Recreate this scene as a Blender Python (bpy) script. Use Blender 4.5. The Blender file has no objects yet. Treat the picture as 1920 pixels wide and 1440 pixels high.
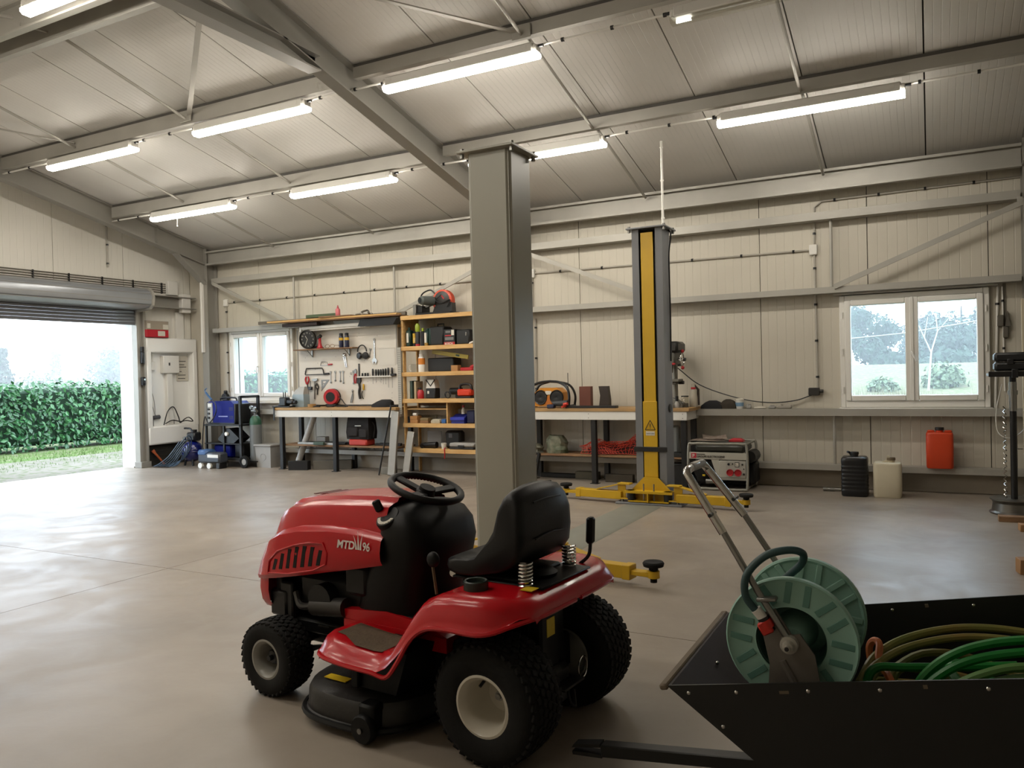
import bpy, bmesh, math, random
from mathutils import Vector, Matrix, Euler
SC = bpy.context.scene
COL = SC.collection
PI = math.pi
rnd = random.Random(7)

# ---------------------------------------------------------------- camera
cd = bpy.data.cameras.new('camera'); cam = bpy.data.objects.new('camera', cd); COL.objects.link(cam)
cd.sensor_width = 36; cd.sensor_fit = 'HORIZONTAL'; cd.lens = 27.78; cd.clip_end = 600; cd.clip_start = .05
yaw, pitch, roll = .487221, -.012263, .02396
fw = Vector((-math.sin(yaw)*math.cos(pitch), math.cos(yaw)*math.cos(pitch), math.sin(pitch)))
rt = Vector((math.cos(yaw), math.sin(yaw), 0)); dn = fw.cross(rt)
r2 = rt*math.cos(roll)+dn*math.sin(roll); d2 = dn*math.cos(roll)-rt*math.sin(roll)
cam.matrix_world = Matrix(((r2.x, -d2.x, -fw.x, 0), (r2.y, -d2.y, -fw.y, 0), (r2.z, -d2.z, -fw.z, 1.4), (0, 0, 0, 1)))
SC.camera = cam

# ---------------------------------------------------------------- light and exposure
SC.view_settings.view_transform = 'Standard'; SC.view_settings.look = 'None'
SC.view_settings.gamma = 1; SC.view_settings.use_curve_mapping = False
SC.view_settings.exposure = 0.0
LAMP = 47
SKY = 7.5
SC.cycles.max_bounces = 7; SC.cycles.diffuse_bounces = 4; SC.cycles.glossy_bounces = 3
SC.cycles.transparent_max_bounces = 12; SC.cycles.use_denoising = True
SC.cycles.sample_clamp_indirect = 6; SC.cycles.caustics_reflective = False; SC.cycles.caustics_refractive = False
W = bpy.data.worlds.new('overcast'); SC.world = W; W.use_nodes = True
nt = W.node_tree; bg = nt.nodes['Background']; bg.inputs[0].default_value = (.75, .87, 1, 1); bg.inputs[1].default_value = SKY

# ---------------------------------------------------------------- materials
def lin(c):
    if isinstance(c, str):
        c = [int(c[i:i+2], 16)/255 for i in (0, 2, 4)]
    return tuple(x/12.92 if x <= .04045 else ((x+.055)/1.055)**2.4 for x in c)+(1,)
MATS = {}
def mat(name, col, rough=.5, metal=0, var=.0, vs=6, bump=0, bs=60, stretch=(1, 1, 1), col2=None, spec=.5, coat=0, emit=0, ecol=None):
    """procedural principled material: noise mixes col with col2 (or a darker col), another noise gives fine relief"""
    if name in MATS: return MATS[name]
    m = bpy.data.materials.new(name); m.use_nodes = True; t = m.node_tree; b = t.nodes['Principled BSDF']
    b.inputs['Roughness'].default_value = rough; b.inputs['Metallic'].default_value = metal
    b.inputs['Specular IOR Level'].default_value = spec; b.inputs['Coat Weight'].default_value = coat
    c = lin(col); b.inputs['Base Color'].default_value = c
    m.diffuse_color = c
    tc = t.nodes.new('ShaderNodeTexCoord'); mp = t.nodes.new('ShaderNodeMapping'); mp.inputs['Scale'].default_value = stretch
    t.links.new(tc.outputs['Object'], mp.inputs[0])
    if var or col2:
        n = t.nodes.new('ShaderNodeTexNoise'); n.inputs['Scale'].default_value = vs; n.inputs['Detail'].default_value = 5
        t.links.new(mp.outputs[0], n.inputs['Vector'])
        r = t.nodes.new('ShaderNodeMapRange'); r.inputs[1].default_value = .3; r.inputs[2].default_value = .7
        t.links.new(n.outputs[0], r.inputs[0])
        mx = t.nodes.new('ShaderNodeMix'); mx.data_type = 'RGBA'
        mx.inputs[6].default_value = c
        mx.inputs[7].default_value = lin(col2) if col2 else tuple(x*(1-var) for x in c[:3])+(1,)
        t.links.new(r.outputs[0], mx.inputs[0]); t.links.new(mx.outputs[2], b.inputs['Base Color'])
    if bump:
        n2 = t.nodes.new('ShaderNodeTexNoise'); n2.inputs['Scale'].default_value = bs; n2.inputs['Detail'].default_value = 3
        t.links.new(mp.outputs[0], n2.inputs['Vector'])
        bp = t.nodes.new('ShaderNodeBump'); bp.inputs['Strength'].default_value = bump; bp.inputs['Distance'].default_value = .01
        t.links.new(n2.outputs[0], bp.inputs['Height']); t.links.new(bp.outputs[0], b.inputs['Normal'])
    if emit:
        b.inputs['Emission Color'].default_value = lin(ecol or col); b.inputs['Emission Strength'].default_value = emit
    MATS[name] = m; return m

def ribbed(name, col, axis, pitch, rough=.45):
    """painted sheet with fine rolled ribs running across one axis"""
    m = mat(name, col, rough, 0, .06, 1.3); t = m.node_tree; b = t.nodes['Principled BSDF']
    tc = t.nodes.new('ShaderNodeTexCoord'); sp = t.nodes.new('ShaderNodeSeparateXYZ'); t.links.new(tc.outputs['Object'], sp.inputs[0])
    mu = t.nodes.new('ShaderNodeMath'); mu.operation = 'MULTIPLY'; mu.inputs[1].default_value = 1/pitch; t.links.new(sp.outputs[axis], mu.inputs[0])
    fr = t.nodes.new('ShaderNodeMath'); fr.operation = 'PINGPONG'; fr.inputs[1].default_value = .5; t.links.new(mu.outputs[0], fr.inputs[0])
    rr = t.nodes.new('ShaderNodeMapRange'); rr.inputs[1].default_value = 0; rr.inputs[2].default_value = .06; t.links.new(fr.outputs[0], rr.inputs[0])
    bp = t.nodes.new('ShaderNodeBump'); bp.inputs['Strength'].default_value = .5; bp.inputs['Distance'].default_value = .004
    t.links.new(rr.outputs[0], bp.inputs['Height']); t.links.new(bp.outputs[0], b.inputs['Normal'])
    return m

def glass(name, tint=(1, 1, 1, 1), refl=.08, rough=.02):
    if name in MATS: return MATS[name]
    m = bpy.data.materials.new(name); m.use_nodes = True; t = m.node_tree; t.nodes.remove(t.nodes['Principled BSDF'])
    a = t.nodes.new('ShaderNodeBsdfTransparent'); a.inputs[0].default_value = tint
    g = t.nodes.new('ShaderNodeBsdfGlossy'); g.inputs['Roughness'].default_value = rough
    x = t.nodes.new('ShaderNodeMixShader'); x.inputs[0].default_value = refl
    t.links.new(a.outputs[0], x.inputs[1]); t.links.new(g.outputs[0], x.inputs[2])
    t.links.new(x.outputs[0], t.nodes['Material Output'].inputs[0]); MATS[name] = m; return m

# ---------------------------------------------------------------- mesh builder
def basis(d):
    d = Vector(d).normalized(); u = Vector((0, 0, 1)) if abs(d.z) < .95 else Vector((0, 1, 0))
    a = u.cross(d).normalized(); return a, d.cross(a).normalized(), d
class MB:
    def __init__(s): s.v = []; s.f = []
    def add(s, vs, fs, m=None):
        o = len(s.v); s.v += [tuple(m @ Vector(p)) if m is not None else tuple(p) for p in vs]; s.f += [[i+o for i in f] for f in fs]; return s
    def box(s, x0, x1, y0, y1, z0, z1, b=0, m=None):
        if x0 > x1: x0, x1 = x1, x0
        if y0 > y1: y0, y1 = y1, y0
        if z0 > z1: z0, z1 = z1, z0
        X = (x0, x1); Y = (y0, y1); Z = (z0, z1)
        if b <= 0:
            vs = [(X[i], Y[j], Z[k]) for i in (0, 1) for j in (0, 1) for k in (0, 1)]
            return s.add(vs, [(0, 1, 3, 2), (4, 6, 7, 5), (0, 4, 5, 1), (2, 3, 7, 6), (0, 2, 6, 4), (1, 5, 7, 3)], m)
        b = min(b, (x1-x0)*.49, (y1-y0)*.49, (z1-z0)*.49)
        vs = []; ix = {}
        for i in (0, 1):
            for j in (0, 1):
                for k in (0, 1):
                    for a in range(3):
                        p = [X[i], Y[j], Z[k]]; sg = [1-2*i, 1-2*j, 1-2*k]
                        for q in range(3):
                            if q != a: p[q] += sg[q]*b
                        ix[i, j, k, a] = len(vs); vs.append(tuple(p))
        fs = []
        for i in (0, 1):
            fs.append([ix[i, j, k, 0] for j, k in ((0, 0), (1, 0), (1, 1), (0, 1))])
            fs.append([ix[j, i, k, 1] for j, k in ((0, 0), (1, 0), (1, 1), (0, 1))])
            fs.append([ix[j, k, i, 2] for j, k in ((0, 0), (1, 0), (1, 1), (0, 1))])
            for j in (0, 1):
                fs.append([ix[0, i, j, 1], ix[1, i, j, 1], ix[1, i, j, 2], ix[0, i, j, 2]])
                fs.append([ix[i, 0, j, 0], ix[i, 1, j, 0], ix[i, 1, j, 2], ix[i, 0, j, 2]])
                fs.append([ix[i, j, 0, 0], ix[i, j, 1, 0], ix[i, j, 1, 1], ix[i, j, 0, 1]])
                for k in (0, 1): fs.append([ix[i, j, k, a] for a in range(3)])
        return s.add(vs, fs, m)
    def bar(s, p, q, w, h, b=0, up=None):
        """rectangular bar between two points; w across, h along 'up'"""
        p = Vector(p); q = Vector(q); d = (q-p); L = d.length; d.normalize()
        u = Vector(up) if up else (Vector((0, 0, 1)) if abs(d.z) < .95 else Vector((0, 1, 0)))
        a = d.cross(u).normalized(); c = a.cross(d).normalized()
        m = Matrix(((d.x, a.x, c.x, p.x), (d.y, a.y, c.y, p.y), (d.z, a.z, c.z, p.z), (0, 0, 0, 1)))
        return s.box(0, L, -w/2, w/2, -h/2, h/2, b, m)
    def cyl(s, p, q, r, rb=None, n=14, cap=True):
        p = Vector(p); q = Vector(q); a, c, d = basis(q-p); rb = r if rb is None else rb
        vs = []
        for o, rr in ((p, r), (q, rb)):
            vs += [o+(a*math.cos(2*PI*i/n)+c*math.sin(2*PI*i/n))*rr for i in range(n)]
        fs = [(i, (i+1) % n, n+(i+1) % n, n+i) for i in range(n)]
        if cap: fs += [list(range(n))[::-1], list(range(n, 2*n))]
        return s.add(vs, fs)
    def lathe(s, prof, o=(0, 0, 0), axis=(0, 0, 1), n=24, m=None):
        """profile of (radius, height) turned about an axis"""
        a, c, d = basis(axis); o = Vector(o); vs = []; k = len(prof)
        for r, h in prof:
            vs += [o+d*h+(a*math.cos(2*PI*i/n)+c*math.sin(2*PI*i/n))*max(r, 1e-5) for i in range(n)]
        fs = [(j*n+i, j*n+(i+1) % n, (j+1)*n+(i+1) % n, (j+1)*n+i) for j in range(k-1) for i in range(n)]
        return s.add(vs, fs, m)
    def tube(s, pts, r, n=8, closed=False, cap=True):
        P = [Vector(p) for p in pts]; k = len(P); vs = []; fs = []
        nv = None
        for i in range(k):
            if closed: t = (P[(i+1) % k]-P[i-1])
            else: t = P[min(i+1, k-1)]-P[max(i-1, 0)]
            t.normalize()
            if nv is None: nv, _, _ = basis(t)
            else:
                nv = nv-t*nv.dot(t)
                if nv.length < 1e-6: nv, _, _ = basis(t)
                nv.normalize()
            b = t.cross(nv); rr = r[i] if isinstance(r, (list, tuple)) else r
            vs += [P[i]+(nv*math.cos(2*PI*j/n)+b*math.sin(2*PI*j/n))*rr for j in range(n)]
        for i in range(k if closed else k-1):
            i2 = (i+1) % k
            fs += [(i*n+j, i*n+(j+1) % n, i2*n+(j+1) % n, i2*n+j) for j in range(n)]
        if cap and not closed: fs += [list(range(n))[::-1], list(range((k-1)*n, k*n))]
        return s.add(vs, fs)
    def prism(s, poly, axis, a0, a1, m=None):
        """polygon in the two other axes (in x,y,z order) extruded along an axis"""
        def P(u, v, a): return {'x': (a, u, v), 'y': (u, a, v), 'z': (u, v, a)}[axis]
        n = len(poly); vs = [P(u, v, a0) for u, v in poly]+[P(u, v, a1) for u, v in poly]
        fs = [(i, (i+1) % n, n+(i+1) % n, n+i) for i in range(n)]+[list(range(n))[::-1], list(range(n, 2*n))]
        return s.add(vs, fs, m)
    def ball(s, c, r, n=12, k=8, m=None):
        if not isinstance(r, (list, tuple)): r = (r, r, r)
        vs = [(c[0], c[1], c[2]-r[2])]; fs = []
        for j in range(1, k):
            th = PI*j/k
            vs += [(c[0]+r[0]*math.sin(th)*math.cos(2*PI*i/n), c[1]+r[1]*math.sin(th)*math.sin(2*PI*i/n), c[2]-r[2]*math.cos(th)) for i in range(n)]
        vs.append((c[0], c[1], c[2]+r[2])); L = len(vs)-1
        fs += [(0, 1+(i+1) % n, 1+i) for i in range(n)]
        for j in range(k-2): fs += [(1+j*n+i, 1+j*n+(i+1) % n, 1+(j+1)*n+(i+1) % n, 1+(j+1)*n+i) for i in range(n)]
        fs += [(L, 1+(k-2)*n+i, 1+(k-2)*n+(i+1) % n) for i in range(n)]
        return s.add(vs, fs, m)
    def loft(s, rings, cap=True, closed=True):
        k = len(rings); n = len(rings[0]); vs = [p for r in rings for p in r]; e = n if closed else n-1
        fs = [(j*n+i, j*n+(i+1) % n, (j+1)*n+(i+1) % n, (j+1)*n+i) for j in range(k-1) for i in range(e)]
        if cap: fs += [list(range(n))[::-1], list(range((k-1)*n, k*n))]
        return s.add(vs, fs)
    def grid(s, fn, nu, nv):
        vs = [fn(i/nu, j/nv) for i in range(nu+1) for j in range(nv+1)]
        return s.add(vs, [(i*(nv+1)+j, (i+1)*(nv+1)+j, (i+1)*(nv+1)+j+1, i*(nv+1)+j+1) for i in range(nu) for j in range(nv)])
    def mesh(s, name, m, ang=38):
        me = bpy.data.meshes.new(name); me.from_pydata([tuple(v) for v in s.v], [], s.f)
        if ang and len(s.f) < 60000:
            bm = bmesh.new(); bm.from_mesh(me); bmesh.ops.recalc_face_normals(bm, faces=bm.faces); bm.to_mesh(me); bm.free()
        if ang:
            me.polygons.foreach_set('use_smooth', [True]*len(me.polygons)); me.set_sharp_from_angle(angle=math.radians(ang))
        me.materials.append(m); me.update(); return me

def part(name, mb, m, parent, loc=(0, 0, 0), rot=(0, 0, 0), label=None, ang=38, kind=None):
    me = mb if isinstance(mb, bpy.types.Mesh) else mb.mesh(name, m, ang)
    o = bpy.data.objects.new(name, me); COL.objects.link(o); o.parent = parent; o.location = loc; o.rotation_euler = rot
    if label: o['label'] = label
    if kind or name in STUFF: o['kind'] = kind or 'stuff'
    return o
STUFF = {'clip', 'cable_clip', 'anchor_bolt', 'top_bolt', 'screw', 'hole', 'bolt_row', 'guide_pin', 'trim_pair'}
def struct(name, mb, m, loc=(0, 0, 0), rot=(0, 0, 0), ang=38):
    o = part(name, mb, m, None, loc, rot, ang=ang); o['kind'] = 'structure'; return o
def thing(name, label, cat, loc=(0, 0, 0), rot=0, group=None):
    o = bpy.data.objects.new(name, None); COL.objects.link(o); o.location = loc; o.empty_display_size = .1
    o.rotation_euler = rot if isinstance(rot, (tuple, list)) else (0, 0, rot); o['label'] = label; o['category'] = cat
    if group: o['group'] = group
    return o
def solid(name, mb, m, label, cat, loc=(0, 0, 0), rot=0, group=None, ang=38):
    o = part(name, mb, m, None, loc, rot if isinstance(rot, (tuple, list)) else (0, 0, rot), ang=ang)
    o['label'] = label; o['category'] = cat
    if group: o['group'] = group
    return o
def text(s, size, m, parent, loc, rot, name='lettering', depth=.0006, shear=0, sx=1, bold=0):
    cu = bpy.data.curves.new('t', 'FONT'); cu.body = s; cu.size = size; cu.extrude = depth; cu.shear = shear; cu.offset = bold
    t = bpy.data.objects.new('t', cu); COL.objects.link(t)
    dg = bpy.context.evaluated_depsgraph_get(); me = bpy.data.meshes.new_from_object(t.evaluated_get(dg))
    bpy.data.objects.remove(t); me.materials.clear(); me.materials.append(m)
    o = bpy.data.objects.new(name, me); COL.objects.link(o); o.parent = parent; o.location = loc; o.rotation_euler = rot; o.scale = (sx, 1, 1)
    return o
def copy_thing(r, loc, label, rot=None):
    c = r.copy(); COL.objects.link(c); c.location = loc; c['label'] = label
    if rot is not None: c.rotation_euler = rot
    for ch in list(r.children):
        d = ch.copy(); COL.objects.link(d); d.parent = c
        for g in list(ch.children):
            e = g.copy(); COL.objects.link(e); e.parent = d
    return c
def rects_minus(x0, x1, z0, z1, holes):
    xs = sorted({x0, x1, *[h for H in holes for h in H[:2] if x0 < h < x1]}); out = []
    for a, b in zip(xs, xs[1:]):
        zs = sorted({z0, z1, *[h for H in holes for h in H[2:] if z0 < h < z1 and H[0] < (a+b)/2 < H[1]]})
        for c, d in zip(zs, zs[1:]):
            if not any(H[0] < (a+b)/2 < H[1] and H[2] < (c+d)/2 < H[3] for H in holes): out.append((a, b, c, d))
    return out
def cv(pts, n=6):
    """smooth Catmull-Rom path through points"""
    P = [Vector(p) for p in pts]; P = [P[0]*2-P[1]]+P+[P[-1]*2-P[-2]]; out = []
    for i in range(1, len(P)-2):
        for j in range(n):
            t = j/n; a, b, c, d = P[i-1:i+3]
            out.append(.5*((2*b)+(c-a)*t+(2*a-5*b+4*c-d)*t*t+(3*b-a-3*c+d)*t**3))
    return out+[P[-2]]
# ================================================================ STRUCTURE
GALV = mat('galvanised', 'a9a69e', .42, .2, .12, 3, .05, 40)
GRYP = mat('grey_paint', '8f8c85', .4, 0, .08, 2)
PVC = mat('white_pvc', 'e2e0da', .35, 0, .03, 3)
DARK = mat('seam_dark', '3a3a38', .7)
WALLM = ribbed('wall_sheet', 'c6c0b2', 0, .1)
WALLY = ribbed('wall_sheet_gable', 'e4e1d8', 1, .1)
ROOFM = ribbed('roof_sheet', 'd0cdc8', 0, .0625)
BLK = mat('black_plastic', '16171a', .38, 0, .1, 8)
BLKM = mat('black_metal', '1b1b1c', .45, .2, .1, 8)
RUB = mat('rubber', '0f0f0e', .8, 0, .15, 20, .1, 80, spec=.3)
CHROME = mat('chrome', 'c8c6c2', .18, 1, .05, 5)
STEEL = mat('steel', '8d8c88', .35, .9, .15, 8)
ALU = mat('aluminium', 'b4b2ac', .33, .8, .12, 9)
WOOD = mat('pine', 'b98f56', .55, 0, 0, 5, .05, 40, (1, 6, 6), 'd0aa70')
WOODD = mat('worn_wood', '8a6a48', .65, 0, 0, 5, .08, 40, (1, 6, 6), '6a4c34')
PAPER = mat('paper', 'd0cbbf', .8, 0, .1, 30)
YP = mat('yellow_paint', 'c8a018', .36, 0, .1, 4, 0)
REDP = mat('red_plastic', 'a01822', .4)
ORP = mat('orange_plastic', 'd84a18', .4, 0, .1, 5)
WHT = mat('white_paint', 'd6d4ce', .45, 0, .04, 4)
CREAM = mat('cream_plastic', 'c9c0a8', .45, 0, .08, 5)

XL, YB, XR, YF = -11.65, 9.8, 3.3, -1.0      # inside faces of the four walls
RY, RZ, SL = 4.4, 4.925, .238                # ridge and roof slope
def zr(y): return RZ-SL*abs(y-RY)            # underside of the roof

# floor: concrete bays with saw-cut joints
def concrete():
    m = mat('concrete', '858079', .3, 0, .2, 1.1, .06, 25, spec=.45); t = m.node_tree; b = t.nodes['Principled BSDF']
    mx = [n for n in t.nodes if n.type == 'MIX'][0]
    mx.inputs[6].default_value = lin('9a9084'); mx.inputs[7].default_value = lin('83796e')
    n = t.nodes.new('ShaderNodeTexNoise'); n.inputs['Scale'].default_value = 2.3; n.inputs['Detail'].default_value = 8; n.inputs['Distortion'].default_value = 1.2
    tc = [q for q in t.nodes if q.type == 'TEX_COORD'][0]; t.links.new(tc.outputs['Object'], n.inputs['Vector'])
    r = t.nodes.new('ShaderNodeMapRange'); r.inputs[1].default_value = .35; r.inputs[2].default_value = .65; r.inputs[3].default_value = .34; r.inputs[4].default_value = .46
    t.links.new(n.outputs[0], r.inputs[0]); t.links.new(r.outputs[0], b.inputs['Roughness']); return m
CONC = concrete()
fl = struct('floor', MB().box(XL-.35, XR, YF, YB+.1, -.2, -.03), mat('joint_filler', '2a2724', .9))
xs = [XL-.33, -5.1, .9, XR]; ys = [YF, 4.02, YB+.08]
for a, b in zip(xs, xs[1:]):
    for c, d in zip(ys, ys[1:]):
        part('slab', MB().box(a+.003, b-.003, c+.003, d-.003, -.06, 0), CONC, fl)

# back wall with two windows
W1 = (-10.64, -9.2, 1.05, 2.25); W2 = (-.91, .56, .93, 2.2)     # x0,x1,z0,z1
mb = MB()
for a, b, c, d in rects_minus(XL-.3, XR+.2, 0, 3.95, [W1, W2]): mb.box(a, b, YB+.05, YB+.16, c, d)
wb = struct('wall_back', mb, DARK)
seams = [XL, -11.14, -9.97, -8.8, -7.63, -6.46, -5.3, -4.13, -2.96, -1.79, -.61, .56, 1.73, 2.9, XR]
for a, b in zip(seams, seams[1:]):
    mb = MB()
    for p, q, c, d in rects_minus(a+.004, b-.004, .02, 3.66, [W1, W2]): mb.box(p, q, YB, YB+.05, c, d)
    part('wall_panel', mb, WALLM, wb)
part('plinth', MB().box(XL, XR, YB-.012, YB+.04, 0, .2, .005), mat('plinth_grey', 'a39a8c', .7, 0, .2, 3, .2, 20), wb)
def cprof(w, h, t=.012, lip=.02):            # C section, web at u=0, flanges to +u
    return [(0, 0), (w, 0), (w, lip), (w-t, lip), (w-t, t), (t, t), (t, h-t), (w-t, h-t), (w-t, h-lip), (w, h-lip), (w, h), (0, h)]
def girt(z0, z1, a=-10.85, b=XR, y=9.62, d=.17, p=wb, n='girt', mat_=GALV):
    mb = MB(); h = z1-z0
    mb.prism([(y+u, z0+v) for u, v in cprof(d, h)], 'x', a, b)
    return part(n, mb, mat_, p)
for z0, z1 in ((3.075, 3.165), (2.235, 2.305), (.84, .92), (.22, .285)):
    for a, b in ((-10.9, -5.16), (-4.98, .84), (1.02, XR)): girt(z0, z1, a, b)
for x in (-9.1, -7.1, -3.0, -.98):           # tie bars between the rails
    for z0, z1 in ((2.305, 3.075), (.285, .84)):
        if z1 > 1 or x > -2: part('tie_bar', MB().cyl((x, 9.7, z0), (x, 9.7, z1), .017, n=8), GALV, wb)
for p, q in (((-.95, 2.3), (.9, 3.05)), ((-4.85, 3.05), (-3.05, 2.32)), ((-5.2, 3.05), (-7.05, 2.32)), ((-10.85, 3.08), (-9.1, 2.32))):
    part('wind_brace', MB().bar((p[0], 9.605, p[1]), (q[0], 9.605, q[1]), .02, .055), GALV, wb)
    part('gusset', MB().box(q[0]-.09, q[0]+.09, 9.595, 9.615, q[1]-.05, q[1]+.04, .004), GALV, wb)
# thin conduits with clips on the back wall
COND = mat('conduit_grey', 'a9a49a', .4)
def conduit(pts, p, step=.5, r=.011, axis_off=(0, 0, 0), mat_=COND):
    o = part('conduit', MB().tube(pts, r, 8), mat_, p); mb = MB()
    for a, b in zip(pts, pts[1:]):
        a = Vector(a); b = Vector(b); L = (b-a).length
        if L < .3: continue
        for i in range(int(L/step)+1):
            c = a+(b-a)*((i+.3)*step/L) if (i+.3)*step < L else None
            if c: mb.cyl(c-(b-a)*(.012/L), c+(b-a)*(.012/L), r*1.7, n=8)
    if mb.v: part('clip', mb, BLK, o)
yc = YB-.02
conduit([(-1.16, yc, 1.16), (-1.17, yc, 2.71)], wb, .42); conduit([(-1.17, yc, 2.81), (-1.16, yc, 3.25), (-1.08, yc, 3.31), (.95, yc, 3.33)], wb, .46)
conduit([(-1.22, yc, 2.76), (-4.79, yc, 2.78)], wb, .6); conduit([(-4.95, yc, 2.75), (-10.75, yc, 2.75), ], wb, .6)
conduit([(-4.79, yc, 2.16), (-4.8, yc, 1.1)], wb, .42); conduit([(-4.83, yc, 2.8), (-4.83, yc, 2.3)], wb, .5)
conduit([(-10.73, yc, 2.7), (-10.73, yc, 1.2)], wb, .35)
conduit([(.68, yc, 2.2), (.69, yc, 1.1)], wb, .5, .008, mat_=PVC); conduit([(.64, yc, 2.2), (.6, yc, .9)], wb, .6, .012, mat_=PVC)

# windows
GL = glass('window_glass', (.93, .98, 1, 1), .05)
def window(name, x0, x1, z0, z1, handle_x, tilt):
    y0, y1 = YB-.06, YB+.07; f = .055
    mb = MB().box(x0, x0+f, y0, y1, z0, z1, .006).box(x1-f, x1, y0, y1, z0, z1, .006).box(x0+f, x1-f, y0, y1, z1-f, z1, .006).box(x0+f, x1-f, y0, y1, z0, z0+f+.02, .006)
    w = struct(name, mb, PVC)
    xm = (x0+x1)/2
    for a, b in ((x0+f, xm-.003), (xm+.003, x1-f)):
        g = .062; c, d = z0+f+.02, z1-f
        s = part('sash', MB().box(a, a+g, y0-.02, y1-.03, c, d, .008).box(b-g, b, y0-.02, y1-.03, c, d, .008).box(a+g, b-g, y0-.02, y1-.03, d-g, d, .008).box(a+g, b-g, y0-.02, y1-.03, c, c+g, .008), PVC, w)
        part('pane', MB().box(a+g-.01, b-g+.01, y0+.02, y0+.026, c+g-.01, d-g+.01), GL, s)
    part('mullion_cover', MB().box(xm-.018, xm+.018, y0-.032, y0-.018, z0+f+.02, z1-f, .005), PVC, w)
    h = part('handle', MB().cyl((0, 0, 0), (0, -.035, 0), .012, n=10).bar((0, -.04, 0), (.055, -.05, -.11) if tilt else (0, -.045, -.11), .014, .018, .005), PVC, w, (handle_x, y0-.03, (z0+z1)/2-.02))
    part('window_board', MB().box(x0-.02, x1+.02, YB-.11, YB+.05, z0-.035, z0-.002, .006), PVC, w)
    part('shutter_rail', MB().box(x0-.06, x1+.08, YB-.1, YB+.02, z1+.01, z1+.035, .004), GALV, w)
    for z in (z0+.2, z1-.22, (z0+z1)/2):
        for x in (x0+.03, x1-.03): part('hinge', MB().cyl((x, y0-.012, z-.035), (x, y0-.012, z+.035), .008, n=8), PVC, w)
    mb = MB()                                                    # deep reveal through the wall
    for a, b, c, d in ((x0-.02, x0, z0, z1), (x1, x1+.02, z0, z1), (x0, x1, z1, z1+.02), (x0-.03, x1+.03, z0-.03, z0)): mb.box(a, b, YB+.04, YB+.26, c, d)
    part('reveal', mb, WHT, w); return w
window('window_1', *W1, -9.95, False); window('window_2', *W2, -.185, True)

# left gable wall with the roller door opening
DO = (4.35, 8.62, 0, 2.6)
mb = MB()
def gable_rects(y0, y1): return rects_minus(y0, y1, 0, 3.6, [DO])
for a, b, c, d in gable_rects(YF-.2, YB+.16): mb.box(XL-.33, XL-.05, a, b, c, d)
mb.prism([(YF-.2, 3.6), (YB+.16, 3.6), (YB+.16, zr(YB)), (RY, RZ+.05), (YF-.2, zr(YF))], 'x', XL-.33, XL-.05)
wl = struct('wall_left', mb, WHT)
ysm = [YF, .3, 1.47, 2.64, 3.81, 4.98, 6.15, 7.32, 8.49, 9.66, YB]
for a, b in zip(ysm, ysm[1:]):
    m2 = MB(); a += .004; b -= .004
    for p, q, c, d in rects_minus(a, b, .02, 3.55, [DO]): m2.box(XL-.05, XL, p, q, c, d)
    top = [(a, 3.55), (b, 3.55), (b, zr(b)-.01)]+([(RY, RZ-.01)] if a < RY < b else [])+[(a, zr(a)-.01)]
    m2.prism(top, 'x', XL-.05, XL); part('wall_panel', m2, WALLY, wl)
for n, x0, x1 in (('wall_right', XR, XR+.2),):
    mb = MB().prism([(YF-.2, 0), (YB+.16, 0), (YB+.16, zr(YB)), (RY, RZ+.05), (YF-.2, zr(YF))], 'x', x0, x1); struct(n, mb, WALLY)
struct('wall_front', MB().box(XL-.3, XR+.2, YF-.2, YF, 0, zr(YF)), WALLM)

# roof: one-metre sandwich panels on both slopes
mb = MB().prism([(YF-.3, zr(YF-.3)+.05), (RY, RZ+.05), (YB+.3, zr(YB+.3)+.05), (YB+.3, zr(YB+.3)+.15), (RY, RZ+.15), (YF-.3, zr(YF-.3)+.15)], 'x', XL-.4, XR+.3)
ce = struct('ceiling', mb, DARK)
rx = [XL, -11.06]+[-10.06+i*1.005 for i in range(14)]
rx = [x for x in rx if x < XR]+[XR]
for a, b in zip(rx, rx[1:]):
    a += .006; b -= .006
    part('roof_panel', MB().prism([(RY, RZ), (YB+.02, zr(YB+.02)), (YB+.02, zr(YB+.02)+.05), (RY, RZ+.05)], 'x', a, b), ROOFM, ce)
    part('roof_panel', MB().prism([(YF, zr(YF)), (RY, RZ), (RY, RZ+.05), (YF, zr(YF)+.05)], 'x', a, b), ROOFM, ce)
FR = (-11.0, -5.05, .93)
def ibeam(mb, P, Q, depth, fw_, m=None):     # I section from P to Q (top line), depth down
    P = Vector(P); Q = Vector(Q); d = (Q-P).normalized(); dnv = Vector((1, 0, 0)).cross(d); dnv = dnv if dnv.z < 0 else -dnv
    for o, t, w in ((0, .014, fw_), (depth-.014, .014, fw_), (.014, depth-.028, .01)):
        c = dnv*(o+t/2); mb.bar(P+c, Q+c, w, t, up=tuple(dnv))
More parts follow.
